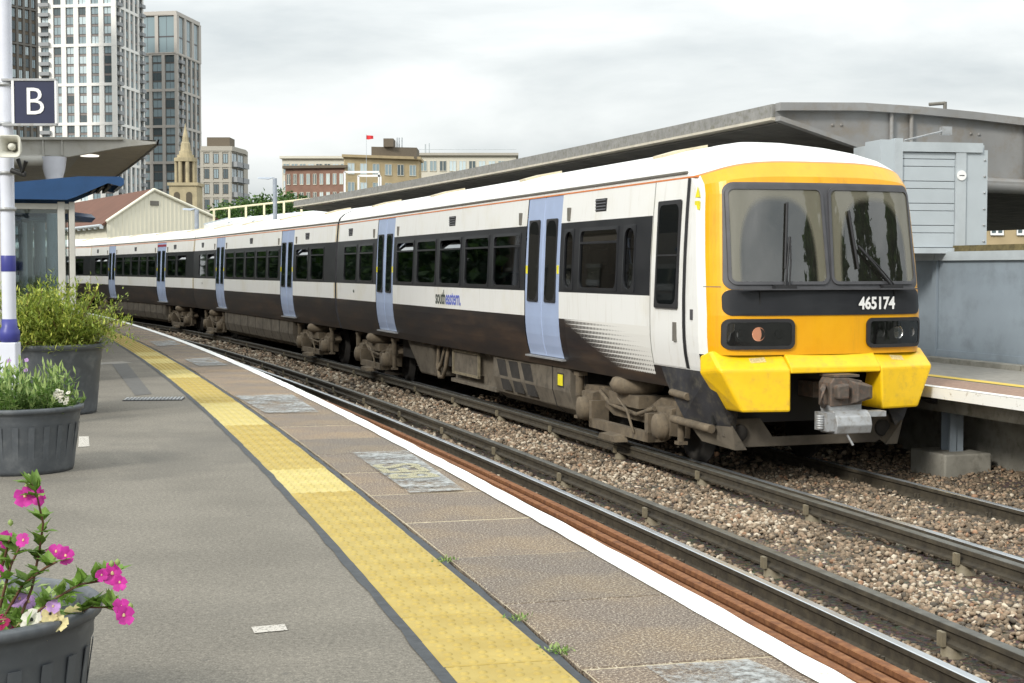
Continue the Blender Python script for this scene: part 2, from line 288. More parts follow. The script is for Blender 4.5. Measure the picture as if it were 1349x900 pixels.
def text_mesh(body, size, mat, bold=0.0, extrude=.002, align='CENTER', sx=1.0):
    cu = bpy.data.curves.new('lettering', 'FONT'); cu.body = body; cu.size = size; cu.align_x = align; cu.align_y = 'CENTER'; cu.extrude = extrude; cu.offset = bold; cu.resolution_u = 3
    ob = bpy.data.objects.new('lettering', cu); COL.objects.link(ob); dg = bpy.context.evaluated_depsgraph_get(); dg.update()
    me = bpy.data.meshes.new_from_object(ob.evaluated_get(dg)); bpy.data.objects.remove(ob); bpy.data.curves.remove(cu)
    if sx != 1: me.transform(Matrix.Diagonal((sx, 1, 1, 1)))
    me.materials.clear(); me.materials.append(MAT[mat]); return me
def rrect(w, h, r, n=5):
    P = []
    for cx, cy, a0 in ((w/2-r, h/2-r, 0), (-w/2+r, h/2-r, 90), (-w/2+r, -h/2+r, 180), (w/2-r, -h/2+r, 270)):
        for k in range(n+1): a = R(a0+90*k/n); P.append((cx+r*math.cos(a), cy+r*math.sin(a)))
    return P
def dense(P, m=8):
    n = len(P); return [(P[i][0]+(P[(i+1) % n][0]-P[i][0])*k/m, P[i][1]+(P[(i+1) % n][1]-P[i][1])*k/m) for i in range(n) for k in range(m)] if m > 1 else P
def longdense(P, n=5, m=14):
    out = []
    for i in range(len(P)):
        a, b = P[i], P[(i+1) % len(P)]; mm = m if (i+1) % (n+1) == 0 else 1
        out += [(a[0]+(b[0]-a[0])*k/mm, a[1]+(b[1]-a[1])*k/mm) for k in range(mm)]
    return out
# pixel of the photograph -> a point on a horizontal plane / at a distance
CP, SP = math.cos(PITCH), math.sin(PITCH)
def ray(px, py): u = (px-674.5)/F_PX; v = (450-py)/F_PX; return (u, CP+v*SP, v*CP-SP)
def at_z(px, py, z): r = ray(px, py); t = (z-H)/r[2]; return Vector((r[0]*t, r[1]*t, z))
def at_y(px, py, y): r = ray(px, py); t = y/r[1]; return Vector((r[0]*t, y, H+r[2]*t))
# ------------------------------------------------------------------ the curve that platform, rails and train follow
_s = np.linspace(-14, 130, 7201); _ds = _s[1]-_s[0]; _q = np.clip(_s, -6, 84)/50
_k = -.003687+.005183*_q-.005243*_q**2; _i0 = int(np.argmin(abs(_s)))
_h = np.cumsum(_k)*_ds; _h = _h-_h[_i0]-.259904
_x = np.cumsum(np.sin(_h))*_ds; _y = np.cumsum(np.cos(_h))*_ds; _x += 1.281203-_x[_i0]; _y += 4.87135-_y[_i0]
def cv(s, off=0.0, z=0.0):
    """point at distance s along the platform edge and off metres to the right of it, and the heading there"""
    h = float(np.interp(s, _s, _h)); return Vector((float(np.interp(s, _s, _x))+off*math.cos(h), float(np.interp(s, _s, _y))-off*math.sin(h), z)), h
def rz_of(h): return -h                       # local +y runs along the line, local +x to the right
def sweep(prof, off, z0, s0, s1, step=.5, closed=True, mis=None, mats=None, name='', parent=None, **k):
    """a section (offset, height) swept along the curve"""
    n = len(prof); S = np.linspace(s0, s1, max(2, int((s1-s0)/step)+1)); b = MB(); V = []
    for s in S:
        for o, z in prof: V.append(cv(s, off+o, z0+z)[0])
    Fc = []; M = []
    for i in range(len(S)-1):
        for j in range(n if closed else n-1): Fc.append((i*n+j, (i+1)*n+j, (i+1)*n+(j+1) % n, i*n+(j+1) % n)); M.append(mis[j] if mis else 0)
    b.add(V, Fc); b.m = M
    if closed: b.add(V[:n], [tuple(range(n))]); b.add(V[-n:], [tuple(range(n))[::-1]])
    return b.build(name, mats, parent, **k)
PZ = .915                       # platform above rail top
OFF_A, OFF_B, OFF_C = 2.324, 2.754, 4.333     # far rail of near track, its conductor rail, conductor rail of the train's track
OFF_T = 5.481                   # centre line of the train's track
OFF_FAR = 6.963                 # edge of the opposite platform
# ------------------------------------------------------------------ setting
def build_setting():
    g = MB(); g.add([(-3000, -600, -.75), (3000, -600, -.75), (3000, 5000, -.75), (-3000, 5000, -.75)], [(0, 1, 2, 3)]); g.build('ground', 'ground', kind='structure')
    # ballast bed
    prof = [(.05, -.17), (1.0, -.15), (2.0, -.15), (3.5, -.115), (4.2, -.14), (5.5, -.16), (6.6, -.16), (7.4, -.12), (8.3, -.02), (8.3, -.7), (.05, -.7)]
    sweep(prof, 0, 0, -13, 125, 1.0, True, None, 'ballast_bed', 'ballast_bed', kind='structure')
    # near platform
    p = sweep([(-11, 0), (-1.372, 0), (-1.372, -.06), (-.02, -.06), (-.02, -.16), (-.16, -.20), (-.22, -1.6), (-11, -1.6)], 0, PZ, -13, 118, .5, True, [0, 0, 1, 1, 1, 2, 2, 2], ['asphalt', 'bitumen', 'brick_wall'], 'platform', kind='structure')
    # coping slabs
    def slab(wid, ln, th, ch=.006):
        b = MB(); x, y = wid/2, ln/2
        b.add([(-x, -y, -th), (x, -y, -th), (x, y, -th), (-x, y, -th), (-x, -y, -ch), (x, -y, -ch), (x, y, -ch), (-x, y, -ch), (-x+ch, -y+ch, 0), (x-ch, -y+ch, 0), (x-ch, y-ch, 0), (-x+ch, y-ch, 0)],
              [(0,1,5,4),(1,2,6,5),(2,3,7,6),(3,0,4,7),(4,5,9,8),(5,6,10,9),(6,7,11,10),(7,4,8,11),(8,9,10,11)]); return b
    cm = slab(.856, 1.076, .055, .008).mesh('coping_slab', 'coping'); pitch = 1.093
    for i in range(-10, 95):
        s = .76+.546+i*pitch; P, h = cv(s, -.430, PZ+random.uniform(-.003, .003)); put('coping_slab', cm, p, P, rz_of(h)+random.uniform(-.004, .004))
        P, h = cv(s+.546, -.43, PZ-.006)
    sweep([(-.858, 0), (-.004, 0)], 0, PZ-.003, -12, 116, .6, False, None, 'mortar', 'slab_joint_mortar', p)
    # tactile paving: slabs with rows of offset blisters
    def tact(mat):
        b = slab(.418, .391, .05, .004)
        for i in range(6):
            for j in range(6):
                x = -.168+.0665*i+(.0 if j % 2 else .012); y = -.165+.066*j; V = [(x, y, .0075)]; n = 7
                for r_, z_ in ((.0125, .0062), (.019, -.0002)): V += [(x+r_*math.cos(2*math.pi*k/n), y+r_*math.sin(2*math.pi*k/n), z_) for k in range(n)]
                b.add(V, [(0, 1+k, 1+(k+1) % n) for k in range(n)]+[(1+k, 1+n+k, 1+n+(k+1) % n, 1+(k+1) % n) for k in range(n)], 0, True)
        return b.mesh('tactile_slab', mat)
    old, new = tact('tactile'), tact('tactile_new')
    for i in range(-30, 260):
        s = .9+.2+i*.4; nw = any(a <= s <= b for a, b in ((5.5, 6.5), (9.7, 11.9), (16.0, 17.7), (19.5, 20.6), (21.2, 22.4)))
        P, h = cv(s, -1.132, PZ+.006+random.uniform(-.002, .003)); put('tactile_slab', new if nw else old, p, P, rz_of(h)+random.uniform(-.006, .006))
    def seam(name, o0, o1, z, mat, jit, s0=-12, s1=116):
        b = MB(); S = np.arange(s0, s1, .25); V = []
        for s in S:
            a, c = o0+random.uniform(-jit, jit), o1+random.uniform(-jit, jit); V += [cv(s, a, z)[0], cv(s, c, z)[0]]
        b.add(V, [(2*i, 2*i+1, 2*i+3, 2*i+2) for i in range(len(S)-1)]); b.build(name, mat, p)
    seam('bitumen_seam', -.925, -.885, PZ+.0045, 'bitumen', .007); seam('bitumen_seam', -1.388, -1.336, PZ+.0045, 'bitumen', .007)
    seam('white_edge_line', -.128, -.001, PZ+.0075, 'white_line', .006)
    sweep([(-.004, .0075), (.008, .0), (.008, -.05), (-.004, -.052)], 0, PZ, -12, 116, .5, False, None, 'white_line', 'painted_nosing', p)
    # patches, marks and lettering painted on the platform
    def patch(name, q, mat, z): b = MB(); b.add([at_z(x, y, z) for x, y in q], [(0, 1, 2, 3)]); return b.build(name, mat, p)
    for q in (((464, 596), (536, 593), (612, 645), (540, 649)), ((309, 521), (384, 519), (421, 543), (350, 544)), ((242, 473), (276, 471), (300, 481), (262, 482)), ((850, 877), (985, 868), (1075, 905), (905, 915)), ((196, 450), (226, 448), (240, 454), (208, 456))):
        patch('paint_patch', q, 'patch_paint', PZ+.011)
    patch('paint_mark', ((331, 826), (375, 822), (379, 830), (335, 834)), 'worn_white', PZ+.004)
    patch('paint_mark', ((104, 575), (117, 575), (118, 588), (103, 589)), 'worn_white', PZ+.004)
    me = text_mesh('BES', .46, 'worn_yellow', .012, .0005, sx=1.15); P = at_z(537, 620, PZ+.0145); h = cv(6.5)[1]; put('painted_lettering', me, p, P, rot=(0, 0, rz_of(h)+math.pi/2))
    # drain grating with bars, and the trench reinstatement beyond it
    P = at_z(203, 526, PZ+.004); b = MB(); b.bb(-.32, .32, -.17, .17, -.01, .004)
    for i in range(16): b.bb(-.31+.04*i, -.288+.04*i, -.165, .165, .004, .012, 1)
    b.build('drain_grating', ['rubber', 'steel'], p, P, .12)
    patch('trench_strip', ((146, 478), (166, 477), (200, 519), (178, 521)), 'bitumen_faint', PZ+.004)
    patch('trench_strip', ((105, 479), (160, 476), (176, 478), (108, 482)), 'asphalt_pale', PZ+.0045)
    # opposite platform
    f = sweep([(0, .07), (0, -.055), (.35, -.09), (.35, -.26), (1.1, -.26), (1.1, -1.2), (5.2, -1.2), (5.2, .07)], OFF_FAR, PZ, 8, 118, .6, True, [0, 1, 1, 1, 1, 1, 1, 2], ['white_line', 'concrete', 'far_deck'], 'platform_opposite', kind='structure')
    sweep([(.004, .074), (.14, .074)], OFF_FAR, PZ, 8.5, 110, .6, False, None, 'white_line', 'white_edge_line', f)
    sweep([(.14, .073), (.86, .073)], OFF_FAR, PZ, 8.5, 110, .6, False, None, 'far_coping', 'coping_strip', f)
    sweep([(.92, .077), (1.12, .077)], OFF_FAR, PZ, 8.5, 110, .6, False, None, 'far_yellow', 'yellow_line', f)
    sweep([(1.12, .0), (1.12, -1.0)], OFF_FAR, PZ-.28, 8.5, 110, .6, False, None, 'brick_wall', 'wall_below', f)
simple('bitumen_faint', (.115, .112, .105), .9, var=.15, scale=12); simple('asphalt_pale', (.24, .225, .20), .9, var=.15, scale=12)
build_setting()
# ------------------------------------------------------------------ rails and ballast
def build_track():
    RP = [(-.036, -.004), (-.028, 0), (.028, 0), (.036, -.004), (.035, -.038), (.010, -.052), (.009, -.125), (.070, -.147), (.070, -.160), (-.070, -.160), (-.070, -.147), (-.009, -.125), (-.010, -.052), (-.035, -.038)]
    def rail(name, label, off, z, mats, mis, s0, s1, clips=None, cond=False, group='rails of the two tracks'):
        prof = RP if not cond else [(-.040, -.004), (-.036, 0), (.036, 0), (.040, -.004), (.040, -.040), (.018, -.055), (.018, -.098), (.060, -.110), (.060, -.128), (-.060, -.128), (-.060, -.110), (-.018, -.098), (-.018, -.055), (-.040, -.040)]
        t = thing(name, label, 'rail', cv(6, off, 0)[0], 0, group)
        o = sweep(prof, off, z, s0, s1, .4, True, mis, mats, 'rail_bar'); o.parent = t; o.location = -t.location
        if clips is not None:
            me, step, zo, first = clips; s = first
            while s < min(s1, 62):
                if s > s0: P, h = cv(s, off, zo); put('insulator_pot' if cond else 'rail_clip', me, t, P-t.location, rz_of(h))
                s += step
        return t
    b = MB()
    for sg in (-1, 1):
        b.hull([(sg*.05, -.07, -.165), (sg*.17, -.07, -.165), (sg*.05, .07, -.165), (sg*.17, .07, -.165), (sg*.06, -.05, -.115), (sg*.13, -.05, -.125), (sg*.06, .05, -.115), (sg*.13, .05, -.125)])
        b.tube([(sg*.115, -.03, -.12), (sg*.115, -.03, -.075)], .014, 6); b.tube([(sg*.115, .03, -.12), (sg*.115, .03, -.08)], .014, 6)
    clip = b.mesh('rail_clip', 'rail_side')
    b = MB(); b.lathe([(.0, .0), (.062, .0), (.075, -.02), (.075, -.075), (.09, -.09), (.09, -.15)], 12, (0, 0, -.065)); b.bb(-.095, -.068, -.035, .035, -.08, .015); b.bb(.068, .095, -.035, .035, -.08, .015)
    for k in range(3): b.bb(-.100, -.095, -.03+.022*k, -.018+.022*k, -.08, .012)
    pot = b.mesh('insulator_pot', 'pot_insulator')
    shiny = [1, 1, 1, 0, 0, 0, 0, 0, 0, 0, 0, 0, 0, 0]
    rail('running_rail', 'dark running rail tucked below the near platform edge', OFF_A-1.505, 0, ['rail_side', 'rail_head'], shiny, -12, 110, (clip, .65, 0, -10))
    rail('running_rail', 'shiny running rail beside the rusty spare rails', OFF_A, 0, ['rail_side', 'rail_head'], shiny, -12, 110, (clip, .65, 0, -10.2))
    rail('conductor_rail', 'dull conductor rail next to the shiny rail of the empty track', OFF_B, .076, ['rail_side', 'conductor_top'], shiny, -12, 100, (pot, 2.6, .02, -1.05), True)
    rail('conductor_rail', 'dull conductor rail on insulators just outside the train wheels', OFF_C, .076, ['rail_side', 'conductor_top'], shiny, -12, 100, (pot, 2.6, .02, 1.25), True)
    rail('running_rail', 'running rail under the near wheels of the train', OFF_T-.7525, 0, ['rail_side', 'rail_head'], shiny, -12, 110, (clip, .65, 0, -10))
    rail('running_rail', 'shiny running rail nearest the opposite platform', OFF_T+.7525, 0, ['rail_side', 'rail_head'], shiny, -12, 110, (clip, .65, 0, -10.1))
    rust = [0]*14
    for off, lb, s1 in ((OFF_A-.375, 'rusty brown spare rail lying nearest the shiny rail', 26), (OFF_A-.53, 'rusty brown spare rail in the middle of the three', 26), (OFF_A-.685, 'rusty brown spare rail lying closest to the platform', 26)):
        rail('spare_rail', lb, off, .02, ['rust'], rust, -12, s1, group='rusty spare rails lying between the running rails')
    # ballast stones
    ico = bmesh.new(); bmesh.ops.create_icosphere(ico, subdivisions=1, radius=1); ico.verts.ensure_lookup_table()
    base = np.array([v.co[:] for v in ico.verts]); tri = np.array([[v.index for v in f.verts] for f in ico.faces]); ico.free()
    vs_, fs_, cs_ = [], [], []
    pal = np.array([(.12, .095, .072), (.165, .128, .095), (.215, .165, .122), (.27, .20, .15), (.09, .078, .066), (.31, .255, .20), (.43, .38, .32), (.27, .165, .11)]); pw = np.array([.21, .23, .19, .12, .10, .08, .04, .03])
    def ground_z(o): return np.interp(o, [.05, 1, 2, 3.5, 4.2, 5.5, 6.6, 7.4, 8.3], [-.17, -.15, -.15, -.115, -.14, -.16, -.16, -.12, -.02])
    tot = 0
    for s0, s1, o0, o1, dens, size in ((-5, 6, .2, 8.2, 780, .0225), (6, 13, .2, 8.2, 600, .025), (13, 24, .9, 5.0, 400, .029), (13, 24, 5.0, 8.2, 70, .04), (24, 45, .9, 4.9, 110, .045), (45, 75, .9, 4.9, 40, .06)):
        n = int((s1-s0)*(o1-o0)*dens); S = RNG.uniform(s0, s1, n); O = RNG.uniform(o0, o1, n)
        near = np.abs(O[:, None]-np.array([OFF_A-1.505, OFF_A, OFF_B, OFF_C, OFF_T-.7525, OFF_T+.7525])[None]).min(1) < .085
        keep = ~near & ~((O > OFF_A-.80) & (O < OFF_A-.28) & (S < 26)); S, O = S[keep], O[keep]; n = len(S)
        hh = np.interp(S, _s, _h); X = np.interp(S, _s, _x)+O*np.cos(hh); Y = np.interp(S, _s, _y)-O*np.sin(hh)
        sc = size*RNG.uniform(.65, 1.35, n); Z = ground_z(O)+sc*RNG.uniform(-.2, .9, n)+.02*np.sin(X*3.1)*np.sin(Y*2.3)
        an = RNG.uniform(.55, 1.35, (n, 3)); an[:, 2] *= .75; jit = RNG.uniform(.62, 1.25, (n, 12))
        V = base[None]*jit[:, :, None]*an[:, None, :]*sc[:, None, None]
        a = RNG.uniform(0, 6.28, n); b_ = RNG.uniform(-.6, .6, n)
        ca, sa, cb, sb = np.cos(a)[:, None], np.sin(a)[:, None], np.cos(b_)[:, None], np.sin(b_)[:, None]
        y1 = V[..., 1]*cb-V[..., 2]*sb; z1 = V[..., 1]*sb+V[..., 2]*cb; x1 = V[..., 0]
        W = np.stack([x1*ca-y1*sa+X[:, None], x1*sa+y1*ca+Y[:, None], z1+Z[:, None]], -1)
        vs_.append(W.reshape(-1, 3)); fs_.append((tri[None]+(np.arange(n)*12+tot)[:, None, None]).reshape(-1, 3)); tot += n*12
        # whole drifts of cleaner, paler stone lie between the two conductor rails
        clean = .5+.5*np.sin(S*1.9+2*np.sin(O*2.2)+1.0); pale = np.exp(-((O-3.75)/.55)**2)*clean
        idx = np.where(RNG.uniform(size=n) < pale*.75, RNG.choice([3, 5, 6, 2, 6], n), RNG.choice(8, n, p=pw)); c = pal[idx]*RNG.uniform(.95, 1.45, (n, 1))*np.array([1.0, .98, .92])
        cs_.append(np.repeat(c, 12, 0))
    V = np.concatenate(vs_); T = np.concatenate(fs_); C = np.concatenate(cs_)
    me = bpy.data.meshes.new('ballast_stones'); me.vertices.add(len(V)); me.vertices.foreach_set('co', V.ravel()); me.loops.add(len(T)*3); me.loops.foreach_set('vertex_index', T.ravel().astype(np.int32))
    me.polygons.add(len(T)); me.polygons.foreach_set('loop_start', np.arange(0, len(T)*3, 3, dtype=np.int32)); me.update(calc_edges=True)
    at = me.color_attributes.new('tint', 'FLOAT_COLOR', 'POINT'); at.data.foreach_set('color', np.concatenate([C, np.ones((len(C), 1))], 1).ravel().astype(np.float32)); me.materials.append(MAT['ballast_stone'])
    put('ballast_stones', me, None, kind='stuff', label='loose brown and pale ballast stones between the rails', category='ballast')
build_track()
# ------------------------------------------------------------------ train
ZP = [.95, 1.08, 1.2, 1.25, 1.40, 1.55, 1.662, 1.85, 2.035, 2.35, 2.68, 3.004, 3.2, 3.40, 3.46]
HWZ = ([.95, 1.08, 1.25, 1.40, 1.55, 1.662, 2.035, 2.5, 3.0, 3.40, 3.46], [1.27, 1.315, 1.360, 1.386, 1.400, 1.405, 1.405, 1.392, 1.364, 1.330, 1.322])
def hw(z): return float(np.interp(z, *HWZ))
ROOF = [(1.322, 3.46), (1.285, 3.56), (1.18, 3.66), (.99, 3.75), (.70, 3.83), (.38, 3.89), (0, 3.915)]
WZ0, WZ1 = 2.085, 2.895
def shell(openings_near, openings_far, x0, x1, matfn, roof_x0):
    """side walls as a grid with real window and door openings, plus the roof"""
    b = MB()
    for sg, ops in ((1, openings_near), (-1, openings_far)):
        X = sorted(set([x0, x1]+[q for o in ops for q in o[:2]]+[q for q in (-8.40, -8.0, -5.45) if x0 < q < x1])); Z = sorted(set(ZP+[q for o in ops for q in o[2:]]))
        V = [(x, sg*hw(z), z) for x in X for z in Z]; nz = len(Z)
        for i in range(len(X)-1):
            for j in range(nz-1):
                xm, zm = (X[i]+X[i+1])/2, (Z[j]+Z[j+1])/2
                if any(o[0] < xm < o[1] and o[2] < zm < o[3] for o in ops): continue
                m = matfn(xm, zm)
                if m is None: continue
                q = (i*nz+j, (i+1)*nz+j, (i+1)*nz+j+1, i*nz+j+1); b.add([V[k] for k in q], [(0, 1, 2, 3)], m)
    P = ROOF+[(-y, z) for y, z in ROOF[-2::-1]]; n = len(P)
    b.add([(x, y, z) for x in (roof_x0, x1) for y, z in P], [(j, j+1, n+j+1, n+j) for j in range(n-1)], 3, True)
    return b
SHELL_MATS = ['train_white', 'train_dark', 'train_band', 'train_roof', 'train_fade']
def ring(w, h, r_in, bw, lip=.03):
    """window frame lying in the x-z plane, outside towards +y"""
    inn = rrect(w-2*bw, h-2*bw, r_in); out = rrect(w, h, .03); n = len(inn); b = MB()
    V = [(x, .006, z) for x, z in out]+[(x, .010, z) for x, z in inn]+[(x, -lip, z) for x, z in inn]+[(x, -.004, z) for x, z in out]
    for a, c in ((0, 1), (1, 2), (3, 0)): b.add(V, [(a*n+k, a*n+(k+1) % n, c*n+(k+1) % n, c*n+k) for k in range(n)])
    return b
def plate(P, y=0.0): b = MB(); b.add([(x, y, z) for x, z in P], [tuple(range(len(P)))[::-1]]); return b
def train_meshes():
    M = {}; wh = WZ1-WZ0
    b = ring(1.40, wh+.04, .09, .045); b.bb(-.66, .66, -.02, .012, .205, .235); M['win'] = b.mesh('window', 'train_band')
    M['pane'] = plate(rrect(1.32, .60, .08), -.012).mesh('pane', 'window_glass'); P = [(x, z) for x, z in rrect(1.30, .17, .03)]
    M['hop'] = plate([(x, z+.085) for x, z in P], 0).mesh('hopper_pane', 'hopper_glass')
    b = ring(.40, wh+.04, .15, .04); M['nwin'] = b.mesh('window', 'train_band'); M['npane'] = plate(rrect(.34, wh-.02, .14), -.012).mesh('pane', 'window_glass')
    # door leaf, following the body section
    zz = [1.085, 1.25, 1.40, 1.55, 1.662, 1.85, 2.035, 2.5, 3.0, 3.40]; b = MB(); w = .735
    V = [(x, hw(z)-.006 if abs(x) < .36 else hw(z)-.03, z) for z in zz for x in (-w/2, -.355, .355, w/2)]
    b.add(V, [(i*4+j, i*4+j+1, i*4+j+5, i*4+j+4) for i in range(len(zz)-1) for j in range(3)], 0); M['leaf'] = b.mesh('door_leaf', 'door_blue')
    b = ring(.47, 1.20, .17, .032, .0); M['dring'] = b.mesh('door_window_frame', 'rubber'); M['dpane'] = plate(rrect(.42, 1.15, .15), .004).mesh('pane', 'door_glass')
    b = MB(); b.bb(-.035, .035, 0, .02, -.06, .06); M['button'] = b.mesh('door_button', 'label_yellow')
    b = MB(); b.bb(-.80, .80, -.10, .075, -.012, .012); M['step'] = b.mesh('door_step', 'steel')
    b = MB(); b.bb(-.19, .19, -.01, .004, -.085, .085, 0)
    for k in range(4): b.box((0, .006, -.06+.04*k), (.36, .016, .014), Matrix.Rotation(.5, 3, 'X'), 1)
    M['vent'] = b.mesh('vent_grille', ['rubber', 'frame_grey'])
    b = MB(); b.bb(-.05, .05, -.01, .025, -.09, .09); M['ind'] = b.mesh('door_light', 'seam')
    # bogie
    b = MB()
    for sg in (-1, 1):
        b.extrude([(-1.78, .60), (-1.62, .74), (-.95, .76), (-.55, .60), (.55, .60), (.95, .76), (1.62, .74), (1.78, .60), (1.62, .52), (1.0, .52), (.6, .40), (-.6, .40), (-1.0, .52), (-1.62, .52)], 'y', sg*.93, sg*1.09)
        for x in (-1.3, 1.3): b.hull([(x+dx, sg*y, z) for dx, y, z in ((-.26, .95, .72), (.26, .95, .72), (-.20, .95, .30), (.20, .95, .30), (-.22, 1.20, .66), (.22, 1.20, .66), (-.15, 1.20, .34), (.15, 1.20, .34))])
        b.bb(-.5, .5, sg*.85, sg*1.2, .58, .74); b.tube([(-.9, sg*1.16, .62), (-.4, sg*1.18, .50), (.5, sg*1.18, .56), (.9, sg*1.16, .7)], .03, 7)
    b.bb(-.25, .25, -.95, .95, .45, .72); M['bframe'] = b.mesh('bogie_frame', 'under_dust')
    b = MB(); b.lathe([(0, .28), (.20, .27), (.33, .22), (.37, .14), (.33, .05), (.22, 0), (0, 0)], 20); M['spring'] = b.mesh('air_spring', 'under_dust')
    b = MB(); b.lathe([(0, -.07), (.42, -.07), (.455, -.06), (.455, -.035), (.42, -.03), (.40, .05), (.33, .055), (.30, .02), (.14, .02), (.12, .08), (0, .08)], 28, axis='y'); M['wheel'] = b.mesh('wheel', 'under_dark')
    b = MB(); b.lathe([(0, 0), (.17, 0), (.18, .03), (.15, .05), (.18, .08), (.15, .10), (.16, .15), (.09, .18), (0, .18)], 16, axis='y'); M['axlebox'] = b.mesh('axle_box', 'under_dust')
    b = MB(); b.tube([(0, 0, 0), (0, 0, .30)], .045, 10); b.tube([(0, 0, .28), (0, 0, .58)], .06, 10); b.bb(-.06, .06, -.06, .06, -.04, .0); b.bb(-.1, .1, -.08, .05, .56, .62); M['damper'] = b.mesh('damper', 'under_dust')
    b = MB(); b.bb(-1.0, 1.0, -.05, .05, -.06, .06); b.hull([(-.3, .02, -.13), (.3, .02, -.13), (-.3, .2, -.13), (.3, .2, -.13), (-.24, .02, -.04), (.24, .02, -.04), (-.24, .2, -.06), (.24, .2, -.06)]); b.bb(-1.0, -.9, -.2, .05, -.06, .3); b.bb(.9, 1.0, -.2, .05, -.06, .3); b.tube([(-.6, .07, .02), (-.5, .12, .3), (-.15, .1, .42)], .018, 6); M['shoe'] = b.mesh('shoe_beam', 'under_dust')
    return M
TM = train_meshes()
def add_bogie(car, x, tag_):
    bo = put('bogie', TM['bframe'], car, (x, 0, 0))
    for sg in (1, -1):
        for dx in (-1.3, 1.3):
            put('wheel', TM['wheel'], bo, (dx, sg*.76, .42), 0 if sg > 0 else math.pi); put('axle_box', TM['axlebox'], bo, (dx, sg*1.16, .44), 0 if sg > 0 else math.pi)
            put('damper', TM['damper'], bo, (dx+math.copysign(.40, dx), sg*1.16, .30))
        put('air_spring', TM['spring'], bo, (0, sg*1.0, .72)); put('shoe_beam', TM['shoe'], bo, (0, sg*1.24, .27), 0 if sg > 0 else math.pi)
    return bo
def add_window(car, x, sg, me, pane, hop=None, open_=False):
    zc = (WZ0+WZ1)/2; tilt = math.atan2(hw(WZ0)-hw(WZ1), WZ1-WZ0); y = sg*(hw(WZ0)+hw(WZ1))/2
    o = put('window', me, car, (x, y, zc), rot=(tilt if sg > 0 else tilt, 0, 0 if sg > 0 else math.pi))
    if pane == 'n': put('pane', TM['npane'], o)
    else:
        put('pane', TM['pane'], o, (0, 0, -.09)); h = put('hopper_pane', TM['hop'], o, (0, -.012, .225))
        if open_: h.rotation_euler = (R(24), 0, 0); h.location = (0, -.015, .225)
    return o
def add_door(car, x, sg):
    for k in (-1, 1):
        xc = x+k*.375; l = put('door_leaf', TM['leaf'], car, (xc, 0, 0), 0 if sg > 0 else math.pi); z = 2.48; t = math.atan2(hw(1.95)-hw(3.0), 1.05)
        put('door_window_frame', TM['dring'], l, (0, hw(z)-.004, z), rot=(t, 0, 0)); put('pane', TM['dpane'], l, (0, hw(z)+.002, z), rot=(t, 0, 0))
        put('door_button', TM['button'], l, (-k*sg*-.30, hw(2.35)-.02, 2.35))
    put('door_step', TM['step'], car, (x, sg*1.30, 1.065), 0 if sg > 0 else math.pi)
def seats(x0, x1):
    b = MB(); x = x0
    while x < x1:
        for y0, y1 in ((-1.22, -.25), (.35, 1.22)): b.bb(x, x+.45, y0, y1, 1.5, 1.62); b.bb(x+.45, x+.55, y0, y1, 1.5, 2.28); b.bb(x, x+.1, y0+.1, y1-.1, 1.15, 1.5)
        x += 1.6
    return b
PX = dict(open=(0, 2))
